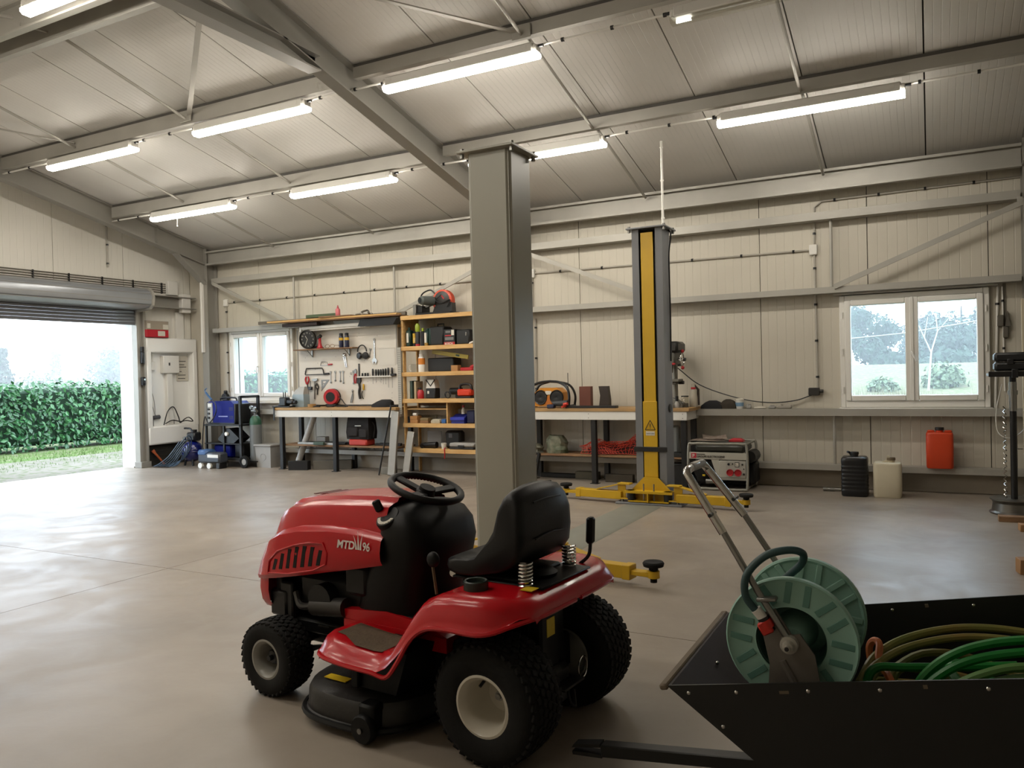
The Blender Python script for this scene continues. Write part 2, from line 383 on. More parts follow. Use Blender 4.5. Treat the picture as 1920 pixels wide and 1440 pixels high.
for x in FR:
    mb = MB(); ibeam(mb, (x, RY, RZ-.01), (x, YB-.1, zr(YB-.1)-.01), .29, .15)
    part('rafter', mb, GRYP, ce)
    mb = MB(); ibeam(mb, (x, RY, RZ-.01), (x, YF+.1, zr(YF+.1)-.01), .29, .15); part('rafter', mb, GRYP, ce)
    k = 9.0                                   # knee haunch
    mb = MB().prism([(k, zr(k)-.29), (9.56, zr(9.56)-.29), (9.58, 3.08), (9.55, 3.08)], 'x', x-.006, x+.006)
    mb.bar((x, k-.02, zr(k)-.3), (x, 9.55, 3.07), .15, .014); mb.box(x-.075, x+.075, 8.6, 8.612, zr(8.6)-.3, zr(8.6))
    part('haunch', mb, GRYP, ce)
    mb = MB().box(x-.075, x+.075, 9.55, 9.564, 0, zr(9.55)-.02).box(x-.075, x+.075, 9.76, 9.774, 0, zr(9.76)-.02).box(x-.006, x+.006, 9.564, 9.76, 0, zr(9.76)-.02).box(x-.1, x+.1, 9.52, 9.79, 0, .015)
    part('column', mb, GRYP, wb)
# tie under the apex of the middle frame
mb = MB(); x = FR[1]; zt = 4.42
ibeam(mb, (x, 3.06, zt), (x, 5.74, zt), .15, .15); part('collar_tie', mb, GRYP, ce)
# purlins, one length per bay
bays = ((-10.93, -5.13), (-4.97, .85), (1.01, XR))
SHADE_STRIP = mat('shade_strip_dark', '4e4b47', .6)
PUR = [(6.2, .2), (7.8, .2), (4.62, .22), (2.6, .2), (1.0, .2)]
for y, h in PUR:
    for a, b in bays:
        z0 = zr(y)-h; h -= .045
        part('purlin', MB().prism([(y+u*.07*12, z0+v) for u, v in [(p[0]/.84, p[1]) for p in cprof(.07, h, .008, .018)]], 'x', a, b), GALV, ce)
        part('purlin_shade_strip', MB().box(a, b, y+.012, y+.06, zr(y)-.05, zr(y+.06)+.002), SHADE_STRIP, ce)  # dark strip: shade under the roof at the purlin top, put into colour
for a, b in bays:                             # second ridge purlin and eaves purlin
    part('purlin', MB().prism([(4.38-u, 4.63+v) for u, v in cprof(.07, .28, .008, .018)], 'x', a, b), GALV, ce)
    part('eaves_purlin', MB().prism([(9.6-u, 3.385+v) for u, v in cprof(.075, .235, .01, .03)], 'x', a, b), GALV, ce)
for x in (-9.35, -7.33, -3.1, -1.03):         # tie bars between purlins
    for a, b in ((4.66, 6.2), (6.24, 7.8), (7.84, 9.52), (2.64, 4.3)):
        part('sag_bar', MB().tube([(x, a, zr(a)-.09), (x, b, zr(b)-.15)], .016, 8), GALV, ce)
    part('sag_bar', MB().cyl((x, 4.36, 4.72), (x, 4.66, zr(4.66)-.12), .012, n=8), GALV, ce)
for x in (-7.33, -3.1):
    part('roof_brace', MB().bar((x, 6.22, zr(6.22)-.12), (FR[1], 4.5, zr(4.5)-.12), .05, .012), GALV, ce)
    part('gusset', MB().box(x-.09, x+.09, 6.17, 6.185, zr(6.2)-.18, zr(6.2)-.06, .004), GALV, ce)
part('roof_brace', MB().bar((-9.35, 6.2, zr(6.2)-.1), (-11, 4.6, zr(4.6)-.12), .05, .012), GALV, ce)
# white conduit feeding the lamp rows, clipped under the purlins
for y, z in ((6.26, zr(6.2)-.235), (7.86, zr(7.8)-.235)):
    conduit([(-10.98, y, z), (1.6, y, z)], ce, .45, .011, mat_=PVC)
    part('conduit', MB().tube([(-11.2, y-.05, z), (-10.98, y, z)], .01, 8), PVC, ce)
conduit([(-11.62, 8.2, 4.02), (-11.62, 8.2, 3.27)], wl, .3)

# roller door
dr = struct('door_1', MB().prism([(-11.56, 2.6), (-11.22, 2.62), (-11.15, 2.68), (-11.13, 2.8), (-11.17, 2.88), (-11.25, 2.93), (-11.56, 2.93)], 'y', 4.2, 8.62), mat('door_galv', '9da1a6', .35, .5, .1, 3))
part('end_plate', MB().prism([(-11.6, 2.56), (-11.21, 2.59), (-11.13, 2.66), (-11.105, 2.8), (-11.15, 2.9), (-11.24, 2.96), (-11.6, 2.96)], 'y', 8.62, 8.66), GALV, dr)
for y in (0,):
    for zz in (2.655, 2.74, 2.84): part('barrel_seam', MB().box(-11.145+abs(zz-2.78)*-.25, -11.128+abs(zz-2.78)*-.25, 4.2, 8.615, zz, zz+.006), GRYP, dr)
for k in range(5):
    z0 = 2.36+k*.05; part('slat', MB().prism([(-11.6, z0), (-11.575, z0), (-11.565, z0+.025), (-11.575, z0+.047), (-11.6, z0+.047)], 'y', 4.3, 8.62), mat('door_slat', '7d7f84', .4, .4), dr)
for y in (8.62, 4.2):
    part('guide_rail', MB().box(-11.65, -11.53, y, y+.05, 0, 2.6, .004).box(-11.65, -11.56, y+.05, y+.11, 0, 2.6, .004).box(-11.65, -11.5, y+.11, y+.15, 0, 2.6, .004), GALV, dr)
    part('guide_foot', MB().box(-11.65, -11.48, y-.02, y+.17, 0, .1, .004), GRYP, dr)
part('crank_hook', MB().box(-11.53, -11.46, 8.66, 8.71, 1.72, 1.92, .012).cyl((-11.5, 8.69, 1.92), (-11.5, 8.69, 2.0), .03, n=10), BLK, dr)
part('key_switch', MB().box(-11.53, -11.47, 8.66, 8.72, 1.36, 1.5, .008), BLK, dr); part('key_barrel', MB().cyl((-11.47, 8.69, 1.46), (-11.455, 8.69, 1.46), .014, n=10), CHROME, dr)
# steel beam and cable bundle over the door
mb = MB().box(-11.56, -11.42, 8.7, 9.74, 2.67, 2.685).box(-11.56, -11.42, 8.7, 9.74, 2.86, 2.875).box(-11.56, -11.545, 8.7, 9.74, 2.685, 2.86); part('door_lintel', mb, GRYP, wl)
for k in range(5):
    z = 2.95+k*.036; part('cable', MB().tube([(-11.63, 4, z), (-11.63, 9.3, z)], .008, 6), mat('cable_grey', '6f6a62', .5), wl)
mb = MB()
for y in (4.6, 5.4, 6.2, 7, 7.55, 8.1, 8.65, 9.2): mb.box(-11.645, -11.615, y-.008, y+.008, 2.93, 3.11)
part('cable_clip', mb, BLK, wl)
# ================================================================ LAMPS
def make_lamp(label, loc, dim=False):
    t = thing('ceiling_light', label, 'light', loc, 0, 'tube lights under the purlins')
    L = .82
    part('housing', MB().box(-L+.03, L-.03, -.064, .064, -.012, .075, .01).box(-L*.9, -L*.86, -.066, .066, .02, .06, .004).box(L*.86, L*.9, -.066, .066, .02, .06, .004), WHT, t)
    e = mat('tube_on', 'fffbf0', .4, emit=LAMP, ecol='fff7e9') if not dim else glass('lamp_cover_clear', (.93, .93, .9, 1), .08, .15)
    part('diffuser', MB().prism([(-.058, -.005), (-.056, -.03), (-.035, -.05), (.035, -.05), (.056, -.03), (.058, -.005)], 'x', -L, L), e, t)
    for k in (1, -1): part('end_cap', MB().box(k*(L-.034), k*(L+.002), -.05, .05, -.004, .06, .008), PVC, t)
    for k in (1, -1): part('cable_gland', MB().cyl((k*L, 0, .05), (k*(L+.05), 0, .05), .014, n=8), BLK, t)
    if dim:
        part('tube', MB().cyl((-L+.16, 0, -.03), (L-.05, 0, -.03), .013, n=8), WHT, t)
        part('tube_end', MB().cyl((-L+.04, 0, -.03), (-L+.16, 0, -.03), .014, n=8), mat('tube_glow', 'fffbf0', .4, emit=6), t)
    return t
zA, zB = zr(6.2)-.3, zr(7.8)-.3
for x, y, z, l, dm in (
    (-9.1, 6.24, zA, 'lit tube light on the upper purlin, nearest the gable wall with the roller door', 0),
    (-6.42, 6.24, zA, 'lit tube light on the upper purlin, just left of the main rafter', 0),
    (-3.79, 6.24, zA, 'large lit tube light on the upper purlin, just right of the main rafter', 0),
    (-.96, 6.22, zA, 'failing tube light at the top edge with only its end glowing', 1),
    (-9.23, 7.84, zB, 'lit tube light with a dangling pull string, lowest and nearest the corner', 0),
    (-6.51, 7.84, zB, 'lit tube light on the lower purlin, left of the grey lift post top', 0),
    (-3.8, 7.84, zB, 'lit tube light partly hidden behind the grey lift post top', 0),
    (-.98, 7.84, zB, 'lit tube light on the lower purlin above the right window', 0),
    (-6.0, 4.12, 4.63, 'tube light high by the ridge in the top left corner', 0),
    (-7.2, 2.5, zr(2.5)-.3, 'added unseen fill tube light on the front roof slope, leftmost of its row', 0),  # front slope tube lights are out of view, added to fill the room
    (-3.8, 2.5, zr(2.5)-.3, 'added unseen fill tube light on the front roof slope, middle of its row', 0),
    (-9.6, 2.5, zr(2.5)-.3, 'added unseen fill tube light on the front roof slope, nearest the gable wall', 0),
    (-9.2, .9, zr(.9)-.3, 'added unseen fill tube light low on the front roof slope, nearest the gable wall', 0),
    (-6.4, .9, zr(.9)-.3, 'added unseen fill tube light low on the front roof slope, second from the gable wall', 0),
    (-3.6, .9, zr(.9)-.3, 'added unseen fill tube light low on the front roof slope, third from the gable wall', 0),
    ):
    t = make_lamp(l, (x, y, z), dm)
    if 'string' in l: part('pull_string', MB().cyl((-.3, 0, -.02), (-.31, 0, -.16), .003, n=6).ball((-.31, 0, -.17), .01, 8, 6), PVC, t)
    if 3 < y < 5: [part('bracket', MB().box(k*.6-.015, k*.6+.015, -.02, .02, .07, .24), GALV, t) for k in (1, -1)]

# ================================================================ TWO-POST LIFT
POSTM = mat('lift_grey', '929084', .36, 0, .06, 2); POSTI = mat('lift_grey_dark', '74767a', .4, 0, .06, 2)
def lift_post(label, loc, rot, m):
    t = thing('lift_post', label, 'car lift', loc, rot)
    # local: opening faces -y, post back at y=+.15
    w, d, H = .165, .15, 2.9
    C = [(-w, -d), (-w+.075, -d), (-w+.075, -d+.012), (-w+.012, -d+.012), (-w+.012, d-.012), (w-.012, d-.012), (w-.012, -d+.012), (w-.075, -d+.012), (w-.075, -d), (w, -d), (w, d-.03), (w-.03, d), (-w+.03, d), (-w, d-.03)]
    part('column', MB().prism(C, 'z', .02, H), m, t)
    part('base_plate', MB().box(-.36, .36, -.3, .3, 0, .022, .004), POSTI, t)
    mb = MB()
    for x in (-1, 1):
        for y in (-.24, 0, .24): mb.cyl((x*.3, y, .02), (x*.3, y, .06), .016, n=6)
    part('anchor_bolt', mb, STEEL, t)
    part('top_plate', MB().box(-w-.05, w+.05, -d-.05, d+.05, H, H+.016, .003), m, t)
    mb = MB()
    for x in (-1, 1):
        for y in (-1, 1): mb.cyl((x*(w+.025), y*(d+.01), H-.03), (x*(w+.025), y*(d+.01), H+.035), .016, n=6)
    part('top_bolt', mb, STEEL, t)
    part('spindle', MB().cyl((0, .02, .1), (0, .02, H-.02), .025, n=10), BLKM, t)
    # yellow belt cover and carriage
    part('yellow_cover', MB().box(-.066, .066, -d-.006, -d+.006, 1.02, H-.04, .002).box(-.075, .075, -d-.016, -d+.004, .28, 1.08, .003), YP, t)
    part('stop_band', MB().box(-w-.015, w+.015, -d-.03, -d-.014, .55, .6, .003), BLKM, t)
    part('sign_plate', MB().box(-.048, .048, -d-.019, -d-.0165, .72, .765), PAPER, t)
    tri = MB()
    pts = [(0, 0, .1), (.055, 0, 0), (-.055, 0, 0)]
    for a, b in zip(pts, pts[1:]+pts[:1]): tri.bar((a[0], -d-.018, a[2]+.78), (b[0], -d-.018, b[2]+.78), .003, .007)
    tri.box(-.004, .004, -d-.02, -d-.017, .81, .845).box(-.004, .004, -d-.02, -d-.017, .795, .803); part('warning_triangle', tri, BLK, t)
    text('TAKE CARE', .017, BLK, t, (-.044, -d-.02, .735), (PI/2, 0, 0), sx=1)
    car = MB().prism([(-.075, .28), (.075, .28), (.235, .12), (-.235, .12)], 'y', -d-.04, -d-.02)
    car.prism([(-.1, -d+.02), (.1, -d+.02), (.25, -d-.03), (.26, -d-.15), (-.26, -d-.15), (-.25, -d-.03)], 'z', .215-.095, .24-.095)
    car.box(-.006, .006, -d-.16, -d-.02, .03, .13).box(-.2, .2, -d-.03, -d-.015, .03, .13).box(-.22, .22, -d-.14, -d, .03, .042)
    part('carriage', car, YP, t)
    mb = MB()
    for x in (-.055, .055): mb.cyl((x, -d-.11, .005), (x, -d-.11, .22), .008, n=8)
    part('guide_pin', mb, STEEL, t)
    for s in (-1, 1):
        a = thing_child('swing_arm', t)
        hx, hy = s*.2, -d-.09; ex, ey = s*1.0, -d-.13 if s > 0 else -d+.02
        A = Vector((hx, hy, .085)); B = Vector((ex, ey, .085)); D = (B-A).normalized()
        mb = MB().bar(A+D*.1, A+D*.62, .09, .085, .004).bar(A+D*.6, A+D*.66, .1, .095, .004).bar(A+D*.62, A+D*.8, .07, .03, .003)
        mb.cyl(B+Vector((0, 0, -.02)), B+Vector((0, 0, .025)), .04, n=16)
        mb.bar(A+D*.0+Vector((0, 0, .125)), A+D*.14+Vector((0, 0, .125)), .09, .015, .002).bar(A+D*.02+Vector((0, 0, -.03)), A+D*.14+Vector((0, 0, -.03)), .09, .012, .002)
        mb.bar(A+D*.11+Vector((0, 0, -.04)), A+D*.11+Vector((0, 0, .13)), .09, .012, .002)
        mb.bar(A+D*.1+Vector((0, 0, .125)), A+D*.4+Vector((0, 0, .05)), .075, .012, .002)
        a2 = part('arm', mb, YP, t)
        part('lift_pad', MB().lathe([(.0, -.05), (.022, -.05), (.022, .03), (.03, .03), (.03, .05), (.065, .055), (.07, .075), (.062, .085), (0, .08)], B, n=20), RUB, a2)
        bpy.data.objects.remove(a)
        part('arm_lock', MB().cyl(A+Vector((0, 0, -.04)), A+Vector((0, 0, .06)), .045, n=14), BLKM, t)
    return t
def thing_child(n, t):
    o = bpy.data.objects.new(n, None); COL.objects.link(o); o.parent = t; return o
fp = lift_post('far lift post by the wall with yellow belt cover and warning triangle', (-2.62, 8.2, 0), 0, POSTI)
part('round_grommet', MB().lathe([(0, 0), (.045, 0), (.045, .008), (0, .008)], (.166, 0, 1.0), (1, 0, 0), 18), BLK, fp)
part('power_cable', MB().tube(cv([(.1, .1, 2.92), (.2, .05, 2.86), (.185, .02, 2.6), (.18, .05, 2.0), (.178, .04, 1.5)]), .008, 6), BLK, fp)
npst = lift_post('near grey lift post, back towards the camera, behind the red mower', (-2.6, 4.78, 0), PI, POSTM)
solid('cable_channel_cover', MB().prism([(-.2, 0), (.2, 0), (.17, .012), (-.17, .012)], 'y', -1.33, 1.33), mat('lift_cover_plate', '7f8076', .45, 0, .15, 3), 'flat grey cover plate on the floor between the two lift posts', 'floor plate', (-2.66, 6.5, .0005))
t = solid('cable_conduit', MB().tube([(0, 0, 0), (0, 0, .93)], .014, 8).box(-.018, .018, -.01, .01, .1, .115).box(-.018, .018, -.01, .01, .5, .515).box(-.018, .018, -.01, .01, .85, .865), PVC, 'white vertical conduit dropping from purlin to the far lift post', 'conduit', (-2.5, 8.25, 2.92))

# ================================================================ WORKBENCHES
TOPW = mat('bench_top', 'b28c58', .6, 0, 0, 4, .05, 30, (1, 5, 5), '8f734e')
def bench(label, x0, x1, legs, z, sh, holes):
    t = thing('workbench', label, 'workbench', ((x0+x1)/2, 9.45, 0)); c = (x0+x1)/2; a, b = x0-c, x1-c
    part('worktop', MB().box(a, b, -.26, .3, z-.04, z, .004), TOPW, t)
    part('fascia', MB().box(a+.02, b-.03, -.25, -.23, z-.145, z-.04, .003), WHT, t)
    part('end_fascia', MB().box(b-.05, b-.03, -.23, .3, z-.145, z-.04, .003), WHT, t)
    mb = MB()
    for x in holes: mb.cyl((x-c, -.252, z-.07), (x-c, -.249, z-.07), .005, n=6).cyl((x-c, -.252, z-.12), (x-c, -.249, z-.12), .005, n=6)
    part('screw', mb, BLK, t)
    for x in legs:
        part('leg', MB().box(x-c-.032, x-c+.032, -.23, -.165, .006, z-.04, .003).box(x-c-.05, x-c+.05, -.25, -.15, 0, .008), BLKM, t)
        part('leg', MB().box(x-c-.032, x-c+.032, .2, .265, 0, z-.04, .003), BLKM, t)
    part('lower_shelf', MB().box(legs[0]-c-.05, legs[-1]-c+.05, -.16, .28, sh-.025, sh, .003), WOODD, t)
    return t
bench('left workbench with pine top and white fascia under the pegboard', -9.12, -6.76, [-9.0, -7.93, -6.86], .965, .39, [-9.08, -7.95, -6.83])
bench('right workbench with pine top behind the far lift post', -4.95, -2.52, [-4.72, -3.75, -2.6], .95, .355, [-3.8, -2.6])

# shelving unit
UX0, UX1, UY = -6.72, -5.05, 9.33
un = thing('shelf_unit', 'tall open pine shelving unit filled with tools between the workbenches', 'shelf unit', ((UX0+UX1)/2, UY, 0)); uc = (UX0+UX1)/2
UZ = (.37, .73, 1.08, 1.46, 1.83, 2.27)
for z in UZ:
    s = part('shelf', MB().box(UX0-uc, UX1-uc, 0, .4, z-.02, z, .002), WOOD, un)
    part('nosing', MB().box(UX0-uc-.005, UX1-uc+.005, -.022, 0, z-.055, z+.004, .003), WOOD, s)
    part('cleat', MB().box(UX0-uc+.02, UX0-uc+.055, .01, .36, z-.06, z-.021), WOOD, s)
for x in (UX0-uc, UX1-uc-.022):
    part('side_board', MB().box(x, x+.022, 0, .06, 0, 2.22, .002).box(x, x+.022, .34, .4, 0, 2.22, .002), WOOD, un)
part('side_panel', MB().box(UX0-uc-.01, UX0-uc+.012, .0, .4, 1.83, 2.25, .002), WOOD, un)
part('half_shelf', MB().box(UX0-uc+.02, -5.99-uc, .05, .38, .925, .94, .002), WOOD, un)
part('divider', MB().box(-6.0-uc, -5.98-uc, .01, .38, .735, 1.06, .002), WOOD, un)
part('half_cleat', MB().box(UX0-uc+.02, -5.99-uc, .36, .38, .97, 1.03), WOODD, un)

# pegboard
pgm = mat('pegboard_white', 'cfc9bf', .5, 0, .06, 2)
pg = solid('tool_board', MB().box(-.985, .985, -.008, .008, -.6, .6, .002), pgm, 'white tool board on the wall above the left workbench', 'tool board', (-8.02, 9.66, 1.59))
mb = MB()
for i in range(40):
    x, z = rnd.uniform(-.9, .9), rnd.uniform(-.55, .5); mb.cyl((x, -.0085, z), (x, -.0079, z), .005, n=6)
part('hole', mb, DARK, pg)
part('frame_strip', MB().box(-.99, -.975, -.016, -.008, -.6, .6).box(.965, .98, -.016, -.008, .0, .6), GRYP, pg)
part('batten', MB().box(-.98, .98, .008, .12, .56, .6).box(-.98, .98, .008, .12, -.6, -.56), WOOD, pg)
# ================================================================ RIDE-ON MOWER  (local: x forward, y towards the camera side, z up)
MRED = mat('mower_red', 'b0101a', .25, 0, .04, 3, coat=.1, spec=.35)
MBLK = mat('mower_black', '0a0a0a', .5, 0, .15, 7, spec=.22)
MSHELL = mat('seat_vinyl', '0b0b0d', .42, 0, .1, 12, .04, 120, spec=.3)
RIMC = mat('rim_cream', 'c2bcae', .3, 0, .05, 5)
RIMG = mat('rim_grey', '87857f', .35, 0, .1, 5)
MATF = mat('foot_mat', '5a4c3a', .85, 0, .25, 30, .3, 90)
ENG = mat('engine_dark', '161617', .5, .3, .3, 12)
STY = mat('sticker_yellow', 'd4b41c', .5, 0, .1, 40)
mw = thing('ride_on_mower', 'red ride-on lawn mower with black seat and steering wheel in the foreground', 'lawn mower', (-1.39, 2.80, 0), PI-.087)

# hood
RG = [(.595, -.02, .243, .625, .735, .868), (.72, 0, .25, .6, .75, .868), (.9, 0, .252, .565, .752, .86), (1.1, .05, .25, .525, .735, .845), (1.26, .16, .24, .495, .705, .825),
      (1.37, .32, .222, .475, .67, .80), (1.43, .42, .195, .465, .64, .775), (1.462, .46, .155, .46, .615, .75), (1.475, .46, .1, .46, .6, .735)]
def hring(k):
    x0, s, w, zb, zs, zt = k; h = []
    for y, z in ((w, zb), (w+.012, zb+.02), (w+.014, (zb+zs)/2), (w+.004, zs-.01), (w-.012, zs+.004), (w-.03, zs+.012), (w-.04, zt-.04), (w-.055, zt-.012), (w-.085, zt), (w*.55, zt+.004), (w*.5, zt+.02), (w*.3, zt+.024)):
        h.append((x0-s*(z-.46), y, z))
    return h+[(x, -y, z) for x, y, z in h[::-1]]
mb = MB(); rr = [hring(k) for k in RG]; mb.loft(rr, cap=False, closed=False)
mb.add(rr[-1], [list(range(len(rr[-1])))])
hood = part('hood', mb, MRED, mw, ang=30)
# lower nose
nose = []
for zz, e in ((.475, 0), (.42, .004), (.37, -.006), (.335, -.03)):
    w = .205+e; x1 = 1.472+e
    nose.append([(1.34, w+.005, zz+.0), (1.40, w, zz), (1.44, w-.03, zz), (x1-.006, w-.08, zz), (x1, w-.14, zz), (x1, -w+.14, zz), (x1-.006, -w+.08, zz), (1.44, -w+.03, zz), (1.40, -w, zz), (1.34, -w-.005, zz)])
part('nose_bumper', MB().loft(nose, cap=False, closed=False), MRED, mw)
mb = MB()
for i in range(9):
    x = .78+i*.045
    mb.bar((x, -.07, .8875-i*.0029), (x+.03, .07, .8855-i*.0029), .016, .004)
part('top_vent', mb, mat('vent_dark_red', '5a0a10', .5), hood, kind='stuff')
def side_w(x, z):                            # surface y of the hood flank
    for a, b in zip(RG, RG[1:]):
        if a[0] <= x <= b[0]:
            t = (x-a[0])/(b[0]-a[0]); return a[2]+(b[2]-a[2])*t+.0135
    return RG[-1][2]
for sgn in (1, -1):
    for i in range(7):
        x = 1.255-i*.05; zl = .535+i*.009; hh = (.052, .074, .09, .096, .096, .088, .07)[i]
        mb = MB(); P = [(x+.011, zl), (x-.011, zl+.002), (x-.033, zl+hh), (x-.011, zl+hh)]
        vs = [(p, sgn*(side_w(p+.02, q)+.0012), q) for p, q in P]+[(p, sgn*(side_w(p+.02, q)-.02), q) for p, q in P]
        mb.add(vs, [(0, 1, 2, 3), (4, 5, 6, 7), (0, 1, 5, 4), (1, 2, 6, 5), (2, 3, 7, 6), (3, 0, 4, 7)])
        part('side_vent', mb, MBLK, hood)
    part('vent_rim', MB().tube([(p, sgn*(side_w(p+.02, q)+.001), q) for p, q in cv([(1.30, .515), (1.15, .535), (.95, .575), (.91, .6), (.905, .66), (.93, .685), (1.05, .675), (1.2, .63), (1.29, .57)], 3)] if False else [Vector((p, sgn*(side_w(p+.02, q)+.0005), q)) for p, q in ((1.30, .515), (1.15, .53), (.98, .566), (.905, .60), (.895, .65), (.92, .69), (1.0, .685), (1.1, .665), (1.22, .625), (1.29, .57))], .005, 6, closed=True), MRED, hood)
WT = mat('decal_white', 'd8d2cc', .5)
text('MTD', .048, WT, hood, (.835, side_w(.8, 0)+.0018, .682), (PI/2, 0, PI+.01), shear=.2, bold=.0012)
text('96', .05, WT, hood, (.69, side_w(.68, 0)+.0018, .682), (PI/2, 0, PI-.03), shear=.15, bold=.0008, sx=.85)
mb = MB(); yb = side_w(.72, 0)+.002
for x, dx, h in ((.722, .014, .058), (.710, .0, .078), (.698, -.016, .068)):
    pr = []
    for j in range(7):
        t = j/6; pr.append((x+dx*t*t, .683+h*t, .0045*(1-t)+.0006))
    vs = [(p-w, yb, z) for p, z, w in pr]+[(p+w, yb, z) for p, z, w in pr]
    mb.add(vs, [(j, j+1, 8+j, 7+j) for j in range(6)])
part('grass_emblem', mb, WT, hood)

# dash tower, steering
secs = []
for z, x0, x1, w in ((.30, .44, .86, .19), (.42, .47, .84, .2), (.52, .45, .8, .215), (.62, .42, .73, .225), (.7, .41, .68, .235), (.77, .43, .66, .235), (.82, .47, .655, .215), (.85, .52, .65, .17), (.862, .55, .64, .1)):
    c = (x0+x1)/2; hx = (x1-x0)/2; ring = []
    for i in range(24):
        a = 2*PI*i/24; ca, sa = math.cos(a), math.sin(a); e = .55
        ring.append((c+hx*abs(ca)**e*(1 if ca >= 0 else -1), w*abs(sa)**e*(1 if sa >= 0 else -1), z))
    secs.append(ring)
dash = part('dash_tower', MB().loft(secs), MBLK, mw, ang=50)
part('steering_column', MB().cyl((.585, 0, .83), (.545, 0, .92), .05, .035, 16), MBLK, dash)
GM = Matrix.Translation((.60, .205, .822))@Matrix(((1, 0, .1, 0), (0, .75, .65, 0), (-.1, -.65, .75, 0), (0, 0, 0, 1)))
part('gauge_bezel', MB().lathe([(.0, 0), (.05, 0), (.055, -.008), (.055, -.03)], n=24, m=GM), MBLK, dash)
mb = MB()
for i in range(9):
    a = .35+i*.3; mb.box(.03, .044, -.005, .005, 0, .002, 0, GM@Matrix.Rotation(a, 4, 'Z'))
part('fuel_gauge', mb, PAPER, dash, kind='stuff')
part('throttle_knob', MB().bar((.64, .2, .84), (.66, .21, .885), .02, .035, .006), MBLK, dash)
sw = part('steering_wheel', MB().tube([(math.cos(2*PI*i/40)*.155, math.sin(2*PI*i/40)*.155, .0) for i in range(40)], .0155, 10, closed=True), MBLK, mw, (.555, 0, .915), (0, -.3, 0))
mb = MB()
for i in range(60):
    a = 2*PI*i/60; mb.ball((math.cos(a)*.148, math.sin(a)*.148, -.008), .009, 6, 4)
part('finger_grip', mb, MBLK, sw, kind='stuff')
part('hub', MB().lathe([(0, -.045), (.035, -.045), (.042, -.025), (.042, -.012), (.03, 0), (0, .002)], n=20), MBLK, sw)
for a in (0.2, 1.9, 4.4):
    c, s = math.cos(a), math.sin(a)
    part('spoke', MB().bar((c*.02, s*.02, -.02), (c*.152, s*.152, 0), .05, .016, .005), MBLK, sw)

# seat
SP = [(.405, .628), (.395, .655), (.34, .668), (.24, .672), (.16, .69), (.115, .73), (.085, .8), (.05, .89), (.015, .95), (-.02, .972), (-.065, .968), (-.105, .93), (-.13, .86), (-.135, .78), (-.11, .70), (-.06, .645), (.04, .612), (.2, .59), (.33, .588), (.39, .602)]
SEAT = lambda p: (.10+(p[0]-.10)*.7, p[1]*.86, p[2]+.028*max(0, 1-(p[2]-.588)/.36))
rings = []
for y, s in ((-.242, .62), (-.238, .78), (-.225, .9), (-.19, .97), (-.1, 1.0), (0, 1), (.1, 1.0), (.19, .97), (.225, .9), (.238, .78), (.242, .62)):
    ring = []
    for x, z in SP:
        if x < .1: cx, cz = -.02+.3*max(0, .7-z), min(.82, max(.68, z-.06))
        else: cx, cz = .22, .63
        k = s if not (x < .1 and z > .72) else s*(1-.12*(abs(y)/.242)**2)
        dish = -.018*(1-(abs(y)/.242)**2) if (.1 < x < .36 and z > .65) else 0
        ring.append(SEAT((cx+(x-cx)*k, y*(1-.1*max(0, (z-.85)/.12)), cz+(z-cz)*k+dish)))
    rings.append(ring)
seat = part('seat', MB().loft(rings), MSHELL, mw, ang=60)
part('seat_piping', MB().tube(cv([SEAT(p) for p in ((-.134, -.13, .755), (-.137, 0, .765), (-.134, .13, .755))], 5), .004, 6), MSHELL, seat)
part('seat_piping', MB().tube(cv([SEAT(p) for p in ((-.118, -.12, .905), (-.121, 0, .91), (-.118, .12, .905))], 5), .004, 6), MSHELL, seat)
part('seat_bracket', MB().bar((.26, .1, .61), (.06, .1, .66), .03, .02).bar((.26, -.1, .61), (.06, -.1, .66), .03, .02).box(.2, .28, -.13, .13, .56, .65, .008), MBLK, mw)
part('seat_plate', MB().box(-.02, .26, -.16, .16, .605, .625, .008), MBLK, mw)
part('seat_link', MB().bar((.29, .12, .6), (.23, .12, .66), .02, .03).cyl((.3, .16, .61), (.3, .1, .61), .015), CHROME, mw)
for y in (.17, -.17):
    part('coil_spring', MB().tube([(-.05+.026*math.cos(t*.5), y+.026*math.sin(t*.5), .605+.00105*t) for t in range(84)], .005, 6), CHROME, mw)
part('lift_lever', MB().tube(cv([(-.06, -.24, .6), (-.1, -.25, .64), (-.11, -.25, .70)], 4), .008, 6), BLKM, mw)
part('lever_grip', MB().bar((-.108, -.25, .69), (-.113, -.25, .80), .03, .04, .008), MBLK, mw)

